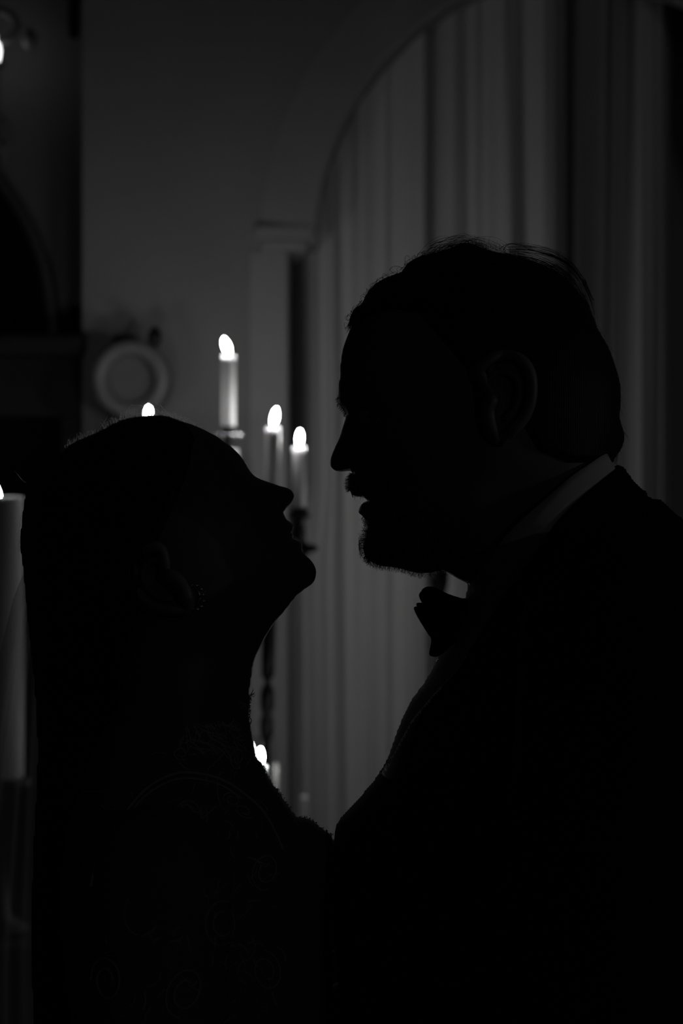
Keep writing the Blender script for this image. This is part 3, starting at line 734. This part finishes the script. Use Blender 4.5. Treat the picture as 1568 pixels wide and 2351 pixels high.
for lp in ([(985, 562), (1010, 552), (1050, 545), (1095, 548), (1130, 558), (1160, 574)], [(1000, 557), (1035, 551), (1080, 551), (1118, 562)], [(990, 566), (1015, 563), (1040, 566)], [(1150, 570), (1165, 561), (1200, 562), (1240, 567), (1280, 578), (1305, 594), (1325, 615)], [(1155, 574), (1170, 560), (1210, 564), (1255, 571), (1290, 588), (1318, 618), (1342, 655)]):
    for k in range(3): strands(mb, [(x + rng.uniform(-2, 2), y + rng.uniform(-2, 2)) for x, y in lp], .00013, rng.uniform(-.01, .01))
for k in range(120):                                  # short spikes on top
    x0 = rng.uniform(1085, 1190); b = np.interp(x0, [1085, 1108, 1139, 1190], [561, 571, 581, 591]); l_ = rng.uniform(8, 30); d = rng.uniform(-.9, .3)
    strands(mb, [(x0, b + 3), (x0 + d * l_ * .5, b - l_ * .5), (x0 + d * l_ * 1.1, b - l_ * .85)], .00009, rng.uniform(-.03, .03))
outer = np.array(sp([(1160, 573), (1200, 572), (1245, 579), (1285, 594), (1316, 618), (1338, 650), (1354, 688), (1364, 722), (1367, 752)], 8))
inner = np.array(sp([(1150, 583), (1195, 594), (1240, 608), (1278, 630), (1300, 650), (1318, 672), (1338, 700), (1352, 728), (1364, 755)], 8))
for k in range(120):                                  # long locks at the back of the crown
    m = rng.choice([.08, .3, .55, .75, .9, 1.0]) + rng.normal(0, .05); a = rng.integers(0, 30); b = min(a + rng.integers(20, 45), len(outer) - 1)
    idx = np.linspace(a, b, 6).astype(int); mm = np.clip(m + np.linspace(-.15, .12, 6) * rng.uniform(-1, 1.4), -.05, 1.06)
    strands(mb, [tuple(inner[j] * (1 - q) + outer[j] * q) for j, q in zip(idx, mm)], rng.uniform(.00010, .00018), rng.uniform(-.02, .02))
for k in range(12): strands(mb, [(1340 + rng.uniform(-6, 4), 640), (1352, 668 + rng.uniform(-5, 5)), (1363 + rng.uniform(-2, 2), 690)], .00009)
for k in range(60):                                   # nape and back
    i = rng.integers(len(ho) - 50, len(ho) - 2); p, t, n_ = along(i); l_ = rng.uniform(8, 26)
    strands(mb, [tuple(p - n_ * 3), tuple(p + t * l_ * .5 + n_ * 2), tuple(p + t * l_ + n_ * rng.uniform(0, 6))], .00010, rng.uniform(-.02, .02))
for k in range(9): strands(mb, [(1412 + k, 1044 - k * 2), (1410 + k * .9, 1058), (1414 + k * .6 - rng.uniform(0, 8), 1068)], .00009)
ls = mb.build('loose_hair', 'hair', root); ls['kind'] = 'stuff'
# beard, moustache and brows: short hairs on the skin edge and over the jaw
mb = MB(); fo = np.array(face)
def hairs(mb, x_lo, x_hi, y_lo, y_hi, n, ln, dirv, jit, r=.0001, spread=.012):
    idx = [i for i in range(1, len(fo) - 1) if x_lo <= fo[i][0] <= x_hi and y_lo <= fo[i][1] <= y_hi]
    for k in range(n):
        i = idx[rng.integers(0, len(idx))]; p = fo[i] + (fo[i + 1] - fo[i]) * rng.uniform(0, 1); t = fo[i + 1] - fo[i - 1]; t = t / (np.hypot(*t) + 1e-9); no = np.array([-t[1], t[0]]) * 1.0
        d = np.array(dirv, float) + no * .55 + rng.normal(0, jit, 2); d /= np.hypot(*d); l_ = ln * rng.uniform(.4, 1.1); b = rng.normal(0, .35) * l_
        strands(mb, [tuple(p - d * 3), tuple(p + d * l_ * .5 + no * b * .4), tuple(p + d * l_ + np.array([d[1], -d[0]]) * b)], r, rng.uniform(-spread, spread))
hairs(mb, 830, 845, 1184, 1205, 60, 11, (-.2, 1), .25)
hairs(mb, 830, 848, 1212, 1290, 190, 13, (-.7, .4), .5)
hairs(mb, 838, 1020, 1272, 1320, 420, 11, (.1, .9), .45)
hairs(mb, 795, 812, 1086, 1126, 170, 8, (-.6, .5), .4)
hairs(mb, 774, 794, 905, 952, 120, 8, (-.3, .9), .3)
for k in range(36):      # chin tuft
    a = rng.uniform(0, 1); strands(mb, [(836, 1222 + a * 40), (826 - rng.uniform(0, 3), 1236 + a * 26), (829 + rng.uniform(-2, 6), 1256 + a * 26)], .00009, rng.uniform(-.008, .008))
for sd_ in (-1, 1):      # cheeks, jaw and moustache seen from the side
    for k in range(900):
        if k % 3 == 0: px, py = rng.uniform(806, 890), rng.uniform(1098, 1136)
        else: px, py = rng.uniform(842, 1070), rng.uniform(1170, 1300)
        if px > 980 and py < 1230 - (px - 980) * 2.2 + 150: py = rng.uniform(1230, 1300)
        a = on_side(FM, px, py, -.5, -1); b = on_side(FM, px + rng.uniform(-2, 9), py + rng.uniform(6, 14), 3.0, -1)
        if sd_ > 0: a.y, b.y = -a.y, -b.y
        mb.tube([a, (a + b) / 2 + Vector((0, sd_ * .0006, 0)), b], [.00014, .00013, .00005], 3, cap=False)
bd = mb.build('beard', 'hair', root); bd['kind'] = 'stuff'
# shirt, jacket, collar, bow tie
FJ = Field(face[40:] + front + back + [(1412, 1046), (1422, 969), (1403, 821), (1320, 665), (1169, 586), (1011, 577), (860, 654), (804, 750)], 5.0)
nx_, ny_ = .62, .785
s_ax = (FJ.X - 1411) * nx_ + (FJ.Y - 1071) * ny_
FJ.w = FJ.w * (.82 + .50 * np.clip((s_ax - 10) / 330, 0, 1) ** 1.2 * np.clip(1.25 - (FJ.Y - 1175) / 6000, .7, 1.2))
lapel = [(1111, 1412), (1070, 1480), (1040, 1524), (985, 1588), (944, 1640), (916, 1692), (894, 1738), (866, 1782), (700, 1840)]
jreg = [(1440, 1040)] + M_COLLAR_LO[:-1] + lapel + [(650, 3600), (1900, 3600), (1900, 1040)]
mb = MB(); FJ.relief(mb, jreg, off=7)
for sd_ in (-1, 1):
    sh, el, wr = man_arms[sd_]
    pts = smooth_path([tuple(PX(1365, 1400, sd_ * .12)), tuple(sh), tuple((sh * .6 + el * .4)), tuple(el), tuple((el + wr) / 2), tuple(wr + Vector((.025, 0, 0)))], 5)
    mb.tube(pts, list(np.interp(np.linspace(0, 1, len(pts)), [0, .2, .45, .62, 1], [.05, .070, .064, .058, .043])), 18)
jk = mb.build('jacket', 'jacket', root)
lreg = [(1122, 1398), (1070, 1480), (1040, 1524), (985, 1588), (944, 1640), (916, 1692), (894, 1738), (872, 1778), (905, 1770), (985, 1712), (1075, 1640), (1150, 1560), (1166, 1520), (1128, 1528), (1160, 1450), (1172, 1400), (1150, 1372)]
for sd_ in (-1, 1):
    mb = MB(); FJ.relief(mb, lreg, off=13, side=sd_); lpo = mb.build('lapel', 'satin', jk); lpo.modifiers.new('thick', 'SOLIDIFY').thickness = .0015
sreg = [(1120, 1330), (1000, 1330), (900, 1500), (800, 1690), (880, 1748), (930, 1752), (1000, 1690), (1100, 1540), (1170, 1400), (1150, 1340)]
mb = MB(); FJ.relief(mb, sreg, off=1); st = mb.build('shirt', 'shirt', root)
for i, (x, y) in enumerate(((1006, 1520), (964, 1596), (913, 1700))):
    m2 = MB(); c = PX(x, y, 0); m2.ball(c + Vector((.0012, -.001, 0)), (.0026, .0028, .0026), 12, 8); m2.build('stud', 'jewel', st)
# collar band around the neck
up_ = smooth_path(M_COLLAR_UP, 4); lo_ = smooth_path(M_COLLAR_LO, 4); N = 40
def resamp(p, n):
    d = np.r_[0, np.cumsum(np.hypot(*np.diff(p, axis=0).T))]; t = np.linspace(0, d[-1], n); return np.c_[np.interp(t, d, p[:, 0]), np.interp(t, d, p[:, 1])]
up_ = resamp(up_, N); lo_ = resamp(lo_, N); v = []; f = []
for i in range(2 * N - 2):
    j = i if i < N else 2 * N - 2 - i; sg = -1 if i < N else 1; t = j / (N - 1)
    wy = .064 * math.sin(math.pi * t ** .92) ** .62 if 0 < t < 1 else 0
    for q_, ex in ((0, 0), (.35, .0025), (.7, .005), (1.12, .006)):
        x = up_[j][0] * (1 - q_) + lo_[j][0] * q_; y = up_[j][1] * (1 - q_) + lo_[j][1] * q_
        ww = max(wy, (FJ.at(x, y) + 11 - 8 * q_) * S) if 0 < t < 1 else 0
        v.append(PX(x, y, sg * ww))
n4 = 2 * N - 2
for i in range(n4):
    k = (i + 1) % n4
    for j in range(3): f.append((i * 4 + j, i * 4 + j + 1, k * 4 + j + 1, k * 4 + j))
mb = MB(); mb.add(v, f); co = mb.build('collar', 'shirt', st); so_ = co.modifiers.new('thick', 'SOLIDIFY'); so_.thickness = .0016; so_.offset = -1
BOW = [(1070, 1372), (1054.7, 1376), (1038, 1372), (1019.4, 1366), (1005.7, 1359.4), (989.6, 1351.6), (973.6, 1350), (962, 1355), (958, 1362.6), (960.8, 1372), (964.5, 1380), (964, 1387.5), (950, 1388), (946.6, 1393), (955, 1412), (969, 1435), (980.5, 1453), (986, 1461.5), (983.7, 1481), (981, 1494.5), (985, 1500), (994, 1502), (1003.4, 1501), (1020, 1490), (1050, 1460), (1080, 1425), (1084, 1395)]
bow = sp(BOW, 2)
FB = Field(bow, 2.5); w0 = FB.w.copy()
# a knot with two puffed wings left and right of the collar front
mb = MB(); kc = PX(1052, 1425, 0); mb.ball(kc, (.011, .013, .0125), 16, 10); bt = mb.build('bow_tie', 'satin', root)
for sd_ in (-1, 1):
    t = MB(); FB.w = w0 * .55; FB.relief(t); mb = MB(); vv = []
    for x, y, z in t.v:
        px = x / S + 784; vv.append((x + .004 * (sd_ > 0), y * .55 + sd_ * (.014 + .022 * max(0, min(1, (1080 - px) / 110))), z))
    mb.add(vv, t.f); mb.build('wing', 'satin', bt)
# trousers and shoes
mb = MB()
for sd_ in (-1, 1):
    mb.tube(smooth_path([tuple(PX(1290, 3200, sd_ * .085)), tuple(PX(1285, 3700, sd_ * .095)), tuple(PX(1280, 4750, sd_ * .1)), tuple(PX(1330, 6110, sd_ * .105))], 5), list(np.interp(np.linspace(0, 1, 16), [0, .2, .55, 1], [.10, .105, .08, .062])), 20)
mb.ball(PX(1290, 3330, 0), (.13, .18, .16), 24, 14)
mb.build('trousers', 'jacket', root)
for sd_ in (-1, 1):
    a = PX(1330, 6110, sd_ * .105); mb = MB()
    xs_ = [a.x + .045, a.x + .02, a.x - .04, a.x - .11, a.x - .17, a.x - .205, a.x - .225]; hs = [.03, .052, .046, .034, .028, .022, .012]; ws = [.028, .036, .038, .044, .044, .034, .016]
    v = []; f = []
    for x, h_, w_ in zip(xs_, hs, ws):
        for i in range(14):
            an = 2 * math.pi * i / 14; z = h_ * (1 + math.sin(an)) ; v.append((x, a.y + w_ * math.cos(an), max(z, .0) + .001))
    for i in range(len(xs_) - 1):
        for j in range(14): f.append((i * 14 + j, i * 14 + (j + 1) % 14, (i + 1) * 14 + (j + 1) % 14, (i + 1) * 14 + j))
    f += [tuple(range(14)), tuple((len(xs_) - 1) * 14 + i for i in reversed(range(14)))]
    mb.add(v, f); mb.build('shoe', 'shoe', root)

# ---------------- the woman
W_FACE = [(428, 970.5), (447.7, 977), (472.6, 988.5), (488, 997), (500, 1003.5), (516, 1015.5), (530.6, 1025.5), (543, 1037), (553, 1048), (560, 1058), (564, 1065), (569.4, 1074.5), (576.6, 1084.7), (585.7, 1093.5), (596, 1099), (610, 1104.5), (626.6, 1110), (641, 1115.5), (651, 1117.8), (661, 1121), (669.5, 1126.6), (674, 1134.7), (674.6, 1141), (671.5, 1149), (665.4, 1158), (657, 1167.4), (652, 1173.5), (650.7, 1177), (653, 1183.7), (658, 1192.5), (664.4, 1197.6), (670.5, 1202), (673.5, 1207), (673.5, 1213), (671.5, 1219), (668, 1222.6), (671.5, 1226.6), (673, 1230.7), (671.5, 1234.8), (667.5, 1237.6), (673.5, 1237.4), (681.7, 1240), (689, 1244.5), (692.5, 1250), (693, 1259), (695, 1267.5), (701, 1274.6), (710, 1282.8), (717.4, 1291), (723.6, 1302), (725.8, 1312), (724.6, 1324.6), (720.5, 1335), (712, 1344), (701, 1351.5), (690, 1360), (677.6, 1372.6), (663, 1391), (647, 1410), (632.7, 1426), (622, 1442), (612, 1458), (601, 1479), (588.5, 1505), (583, 1521), (579.6, 1541), (576, 1568), (572, 1593)]
W_HAIR = [(140, 1042), (159, 1025), (178, 1012.5), (206, 1000.5), (234, 988.5), (258.7, 974.5), (278.6, 965.5), (298.5, 959.6), (323, 956.6), (348, 954.6), (368, 954), (388, 956.6), (408, 964)]
W_BACK_HAIR = [(250, 2440), (160, 2480), (92, 2440), (74, 2200), (78, 1960), (88, 1750), (84, 1600), (70, 1450), (61, 1350), (54, 1285), (48, 1250), (52, 1210), (56, 1170), (62, 1138), (80, 1100), (108, 1068)]
W_CHEST = [(572, 1593), (573.5, 1610), (571, 1629), (570.5, 1651), (568.5, 1673.5), (571, 1687), (573, 1706.6), (581, 1724), (584, 1737), (594, 1748), (603.7, 1759), (609, 1776), (619, 1795), (638, 1820), (655, 1845), (671, 1870), (679, 1882.5), (691, 1881), (704, 1882.5), (721, 1892), (730, 1900), (749, 1912.6), (762, 1922), (764, 1960), (762, 2020), (761, 2100), (762, 2220), (764, 2330), (745, 2450), (715, 2560), (700, 2660), (700, 2780)]
wface = sp(W_FACE); whair = sp(W_HAIR); wchest = sp(W_CHEST)
wroot = thing('person', 'person in ivory lace gown and veil, chin raised, with a round beaded earring', 'person', (-.14, 0, 0))
wskull = [(x + (350 - x) * .03, y + (1200 - y) * .045) for x, y in ([(150, 1330), (95, 1260), (84, 1180), (100, 1110)] + whair)]
wbody = wface + [(572, 1640), (590, 1760), (610, 1880), (560, 1930), (250, 1930), (195, 1800), (205, 1640), (240, 1520), (235, 1440)] + wskull + [(418, 969)]
FW = Field(wbody, 3.0)
FW.bump(532, 1092, 20, 30, -13, .9); FW.bump(538, 1096, 10, 16, 8, .9); FW.bump(546, 1072, 8, 26, 4, .9)
FW.bump(648, 1152, 11, 11, 9, soft=6); FW.bump(600, 1190, 36, 40, 5); FW.bump(575, 1160, 26, 50, 6, .4)
FW.bump(645, 1246, 26, 4, -7, .35); FW.bump(560, 1260, 60, 40, -6, .3)
FW.bump(400, 1080, 60, 60, -10); FW.bump(420, 1480, 120, 70, -22); FW.bump(500, 1350, 80, 26, 8, -.35)
mb = MB(); FW.relief(mb)
for sd_ in (-1, 1):
    ec = PX(392, 1326, sd_ * (FW.at(392, 1326) * S + .001)); ear(mb, ec, (-.72, 0, .7), (.7, 0, .72), (-.2, sd_, 0), .050, .030)
    lid = [on_side(FW, x, y, 0.0, -1) for x, y in ((552, 1088), (546, 1098), (536, 1106), (524, 1110))]
    mb.tube([(p.x, p.y * -sd_, p.z) for p in lid], .0012, 6)
warm = {-1: (PX(400, 1960, -.165), PX(430, 2840, -.24), PX(880, 2640, -.335)), 1: (PX(455, 2010, .165), PX(900, 2230, .27), PX(1180, 1860, .34))}
for sd_ in (-1, 1):
    a, b, c = warm[sd_]
    mb.tube(smooth_path([tuple(a), tuple((a + b) / 2), tuple(b), tuple((b + c) / 2), tuple(c)], 5), list(np.linspace(.033, .020, 21)), 12)
hand(mb, warm[-1][2], (1, 0, .35), (0, 1, 0), (-.3, 0, 1), .165, .28)
hand(mb, warm[1][2], (.75, -.05, 1), (0, -1, 0), (-1, 0, .6), .165, .28)
mb.tube([PX(410, 1900, 0), PX(430, 2500, 0), PX(380, 3300, 0)], [.06, .06, .08], 16)
for sd_ in (-1, 1): mb.tube([PX(330, 3300, sd_ * .08), PX(290, 4700, sd_ * .08), PX(260, 6100, sd_ * .08)], [.075, .05, .03], 12)
mb.build('body', 'skin', wroot)
# hair drawn back over the crown and falling behind
FWH = Field(wface + [(500, 1640), (300, 1660), (262, 1750), (258, 2100)] + sp(W_BACK_HAIR) + whair, 4.0)
wreg = [(250, 2600), (0, 2600), (0, 900), (440, 900), (432, 975), (452, 1010), (440, 1090), (410, 1170), (380, 1240), (340, 1290), (350, 1360), (330, 1420), (290, 1520), (270, 1700), (262, 2100)]
mb = MB(); FWH.relief(mb, wreg, off=8, tuck=14); mb.build('hair', 'hair', wroot)
mb = MB(); wo = np.array(whair)
def won(x): return float(np.interp(x, wo[:, 0], wo[:, 1]))
for k in range(620):            # fuzz
    x = rng.uniform(150, 445) if k % 3 else rng.normal(345, 40); y = won(x) if x < 408 else 964 + (x - 408) * .36; l_ = abs(rng.normal(0, 7)) + 3; d = rng.uniform(-.8, .9)
    strands(mb, [(x, y + 3), (x + d * l_ * .3, y - l_ * .5), (x + d * l_ * rng.uniform(.3, 1.3), y - l_ * rng.uniform(.5, 1))], .00013, rng.uniform(-.03, .03))
for k in range(60):             # small curls
    x = rng.uniform(290, 410); y = won(x) - rng.uniform(0, 5); r = rng.uniform(2, 6); a0 = rng.uniform(0, 6)
    strands(mb, [(x + r * .6 * math.cos(a), y + r * math.sin(a)) for a in np.linspace(a0, a0 + 4, 7)], .00009, rng.uniform(-.03, .03))
for lp in ([(289, 958), (291, 945), (300, 931), (312, 920), (323, 915)], [(284, 960), (284, 950), (286, 944)], [(294, 956), (296, 947), (299, 940)], [(309, 952), (308, 945), (309, 937)], [(338, 932), (343, 927), (350, 926)], [(356, 923), (362, 928), (367, 932)], [(368, 929), (371, 934), (375, 937)], [(360, 933), (362, 936), (366, 940)], [(376, 922), (379, 925), (380, 928)], [(423, 958), (431, 961), (440, 965)], [(428, 968), (434, 966), (440, 972), (442, 976)], [(352, 945), (353, 940), (353, 936)], [(357, 946), (358, 942), (358, 937)], [(313, 955), (315, 943), (318, 953)], [(372, 952), (373, 945), (376, 946), (376, 952)], [(228, 985), (240, 968), (250, 950)], [(280, 968), (300, 955), (330, 948)], [(418, 967), (426, 962), (434, 968)], [(430, 970), (438, 968), (446, 976)], [(300, 930), (322, 931), (336, 938)], [(352, 930), (360, 940), (370, 948)]):
    strands(mb, lp, .00015)
for k in range(40):
    y = rng.uniform(1120, 1260); x = np.interp(y, [1120, 1140, 1210, 1260], [70, 61, 52, 47]); strands(mb, [(x + 3, y), (x - 1, y + 12), (x + rng.uniform(-5, 1), y + 26)], .0001, rng.uniform(-.02, .02))
strands(mb, [(34, 1082), (42, 1091), (50, 1101), (62, 1110)], .00009)
for k in range(14): x = 553 + k * .8; strands(mb, [(x, 1048 + k * 1.2), (x + 4, 1051 + k * 1.1), (x + 3 + k * .3, 1057 + k * 1.1)], .00009, rng.uniform(-.01, .01))
wl = mb.build('loose_hair', 'strand', wroot); wl['kind'] = 'stuff'
# gown: bodice, skirt, sleeves, raised lace
FD = Field([(690, 1360)] + wface[len(wface) - 33:] + wchest + [(700, 2860), (560, 2900), (220, 2900), (112, 2860), (120, 2760), (175, 2560), (170, 2350), (140, 2100), (150, 1900), (185, 1760), (212, 1640), (240, 1520), (230, 1430), (210, 1330), (300, 1220), (600, 1230)], 5.0)
FD.w = FD.w * (.86 + .52 * np.clip((FD.Y - 1640) / 300, 0, 1) ** 1.3)
neck = [(610, 1588), (574, 1594), (545, 1600), (500, 1592), (455, 1582), (410, 1590), (350, 1606), (290, 1630), (180, 1650), (60, 1660), (60, 2960), (800, 2960), (800, 1588)]
mb = MB(); FD.relief(mb, neck, off=5)
for sd_ in (-1, 1):
    a, b, c = warm[sd_]
    pts = smooth_path([tuple(a + Vector((.0, -sd_ * .03, .003))), tuple(a), tuple(a * .7 + b * .3), tuple(b), tuple((b + c) / 2), tuple(c)], 5)
    mb.tube(pts, list(np.interp(np.linspace(0, 1, len(pts)), [0, .2, .4, .6, 1], [.047, .049, .045, .038, .0235])), 18)
dr = mb.build('gown', 'lace', wroot)
mb = MB(); v = []; f = []; NS = 48
rings = [(2700, 425, 270, .13), (2900, 405, 297, .15), (3300, 370, 350, .175), (3900, 310, 420, .20), (4700, 200, 560, .24), (5500, 40, 740, .30), (6050, -80, 860, .34), (6262, -100, 880, .35)]
for py, cxp, rxp, ry in rings:
    for i in range(NS):
        a = 2 * math.pi * i / NS; g = 1 + .035 * max(0, (py - 3300) / 3000) * math.sin(a * 11)
        v.append(PX(cxp + rxp * g * math.cos(a), py, ry * g * math.sin(a)))
for j in range(len(rings) - 1):
    for i in range(NS): f.append((j * NS + i, j * NS + (i + 1) % NS, (j + 1) * NS + (i + 1) % NS, (j + 1) * NS + i))
mb.add(v, f); mb.build('skirt', 'lace', dr)
mb = MB()
def on_gown(px, py, lift):
    p = on_side(FD, px, py, lift); a, b, c = warm[-1]
    k = (D + -.2) / D; x = (px - 784) * S * k; z = ZC - (py - 1175.5) * S * k; t = (a.z - z) / (a.z - b.z)
    cx, cy = a.x + (b.x - a.x) * t, a.y + (b.y - a.y) * t; r = .049 - .006 * max(t, 0); dz = max(0, z - a.z); q_ = r * r - (x - cx) ** 2 - dz * dz
    if q_ > 0 and cy - math.sqrt(q_) < p.y: return Vector((x, cy - math.sqrt(q_) - lift * S * .4, z))
    return p
def cord(path, r=.0005, lift=2.0):
    run = []
    for x, y in smooth_path(path, 4):          # a thread breaks off where sleeve and bodice part
        q_ = on_gown(x, y, 6 + lift)
        if run and (q_ - run[-1]).length > .009:
            if len(run) > 2: mb.tube(run, r, 5, cap=False)
            run = []
        run.append(q_)
    if len(run) > 2: mb.tube(run, r, 5, cap=False)
cord([(205, 2040), (225, 1960), (270, 1890), (330, 1815), (395, 1778), (450, 1775), (510, 1790), (560, 1822), (610, 1870), (650, 1950)], .0011); cord([(222, 1990), (270, 1905), (332, 1828), (397, 1791), (450, 1788), (508, 1803), (556, 1834)], .0008)
def spiral(cx, cy, rx, ry, turns, a0, ang=0.0, r=.0006):
    q_ = []
    for t in np.linspace(0, 1, int(14 * turns)):
        a = a0 + 2 * math.pi * turns * t; k = 1 - .62 * t; x, y = rx * k * math.cos(a), ry * k * math.sin(a)
        q_.append((cx + x * math.cos(ang) - y * math.sin(ang), cy + x * math.sin(ang) + y * math.cos(ang)))
    cord(q_, r)
for a in [(432, 1878, 44, 56, 1.7, -.6, .1), (428, 1876, 36, 48, 1.2, -.6, .1), (532, 1836, 22, 17, 1.3, 2.6, .4), (560, 1862, 24, 14, 1.2, .4, .5), (610, 2000, 34, 46, 1.5, 1, .3), (510, 2120, 40, 56, 1.5, 2, -.2), (330, 2080, 46, 60, 1.6, .4, .2), (250, 2240, 40, 54, 1.5, 3, 0), (430, 2260, 44, 58, 1.6, 1.4, .3), (610, 2230, 36, 50, 1.5, 5, -.3), (470, 1960, 26, 34, 1.4, 4, .6), (380, 1960, 24, 30, 1.4, 0, .2), (520, 1650, 22, 28, 1.4, 2, .2), (470, 1690, 20, 24, 1.3, 4, .5), (545, 1740, 18, 26, 1.3, 1, .2), (415, 1730, 18, 16, 1.3, 1, 0)]:
    spiral(*a)
for k in range(150):     # sprigs and threads of the lace
    x, y = rng.uniform(230, 640), rng.uniform(1610, 2340)
    if y < 1800 and (x > 560 or x < 380): x = rng.uniform(390, 555)
    a = rng.uniform(0, 6.3); L = rng.uniform(14, 46); b = rng.normal(0, .7)
    cord([(x + L * t * math.cos(a + b * t), y + L * t * math.sin(a + b * t)) for t in (0, .35, .7, 1)], rng.uniform(.0003, .0006), 1.0)
for k in range(90):      # leaf-like clusters under the neckline
    x = rng.uniform(410, 570); y = rng.uniform(1595, 1720); a = rng.normal(.75, .35); L = rng.uniform(20, 55)
    cord([(x, y), (x + L * .5 * math.cos(a), y + L * .5 * math.sin(a) - 3), (min(x + L * math.cos(a), 566), y + L * math.sin(a))], rng.uniform(.0003, .0006), 1.5)
lc = mb.build('lace_relief', 'lace_cord', dr); lc['kind'] = 'stuff'
mb = MB()
for lp in ([(573, 1600), (577, 1594), (580, 1586), (580, 1579)], [(575, 1597), (582, 1594), (586, 1597)], [(577, 1594), (583, 1592), (585, 1588)], [(576, 1598), (581, 1598), (584, 1601)], [(573, 1600), (578, 1590), (583, 1585)], [(500, 1595), (490, 1578), (476, 1572), (462, 1578)], [(455, 1585), (448, 1576), (440, 1574)]):
    strands(mb, lp, .00032)
we = np.array(wchest)
for k in range(420):     # frayed thread along the front edge
    i = rng.integers(1, 66); p = we[i] + (we[i + 1] - we[i]) * rng.uniform(0, 1); t = we[i + 1] - we[i - 1]; t /= np.hypot(*t); n_ = np.array([-t[1], t[0]]) * -1
    l_ = rng.uniform(2, 7); q_ = p + t * rng.uniform(-5, 5)
    strands(mb, [tuple(p - n_ * 2), tuple((p + q_) / 2 + n_ * l_ * .6), tuple(q_ - n_ * 1)], .0003, rng.uniform(-.015, .015))
fr = mb.build('frayed_edge', 'lace_cord', dr); fr['kind'] = 'stuff'
# earring: oval ring of beads
er0 = on_side(FW, 447, 1371, 5, -1); nrm = Vector((0, -1, 0))
mb = MB(); mb.tube([er0 + Vector((S * 11.5 * math.cos(a), -.002, S * 19 * math.sin(a))) for a in np.linspace(0, 6.2832, 33)], .0007, 6, cap=False)
mb.tube([er0 + Vector((-.004, -.001, .0075)), er0 + Vector((-.007, .002, .013))], .0006, 6); er = mb.build('earring', 'jewel', wroot)
er['label'] = 'oval silver earring set with a ring of beads'
bead_me = None
for i in range(12):
    a = 2 * math.pi * i / 12 + .2; c = er0 + Vector((S * 19 * math.cos(a) + S * 3.5 * math.sin(a) * -.6, -.003, S * 27 * math.sin(a)))
    if bead_me is None:
        m2 = MB(); m2.ball((0, 0, 0), .0017, 12, 8); o = m2.build('bead', 'jewel', er); bead_me = o.data
    else:
        o = link('bead', bead_me, None, er)
    o.location = c
# veil falling behind her
mb = MB(); v = []; f = []; nu, nv = 44, 70
for j in range(nv + 1):
    t = j / nv
    for i in range(nu + 1):
        u = i / nu            # 0 = at the hair, 1 = outer edge
        px = 96 - u * (80 + 190 * min(1, t * 5) + 260 * t) - 20 * t; py = 1195 + u * (62 + 120 * u) * (1 if t < 1 else 1) + t * (6255 - 1195 - u * (62 + 120 * u))
        yo = .03 + .10 * math.sin(u * 3.0) * min(1, .3 + t * 2) + .016 * math.sin(u * 19 + t * 3) * min(1, t * 6)
        v.append(PX(px, py, yo))
for j in range(nv):
    for i in range(nu): f.append((j * (nu + 1) + i, j * (nu + 1) + i + 1, (j + 1) * (nu + 1) + i + 1, (j + 1) * (nu + 1) + i))
mb.add(v, f); vl = mb.build('veil', 'veil', wroot); vl['label'] = 'sheer pale tulle veil'
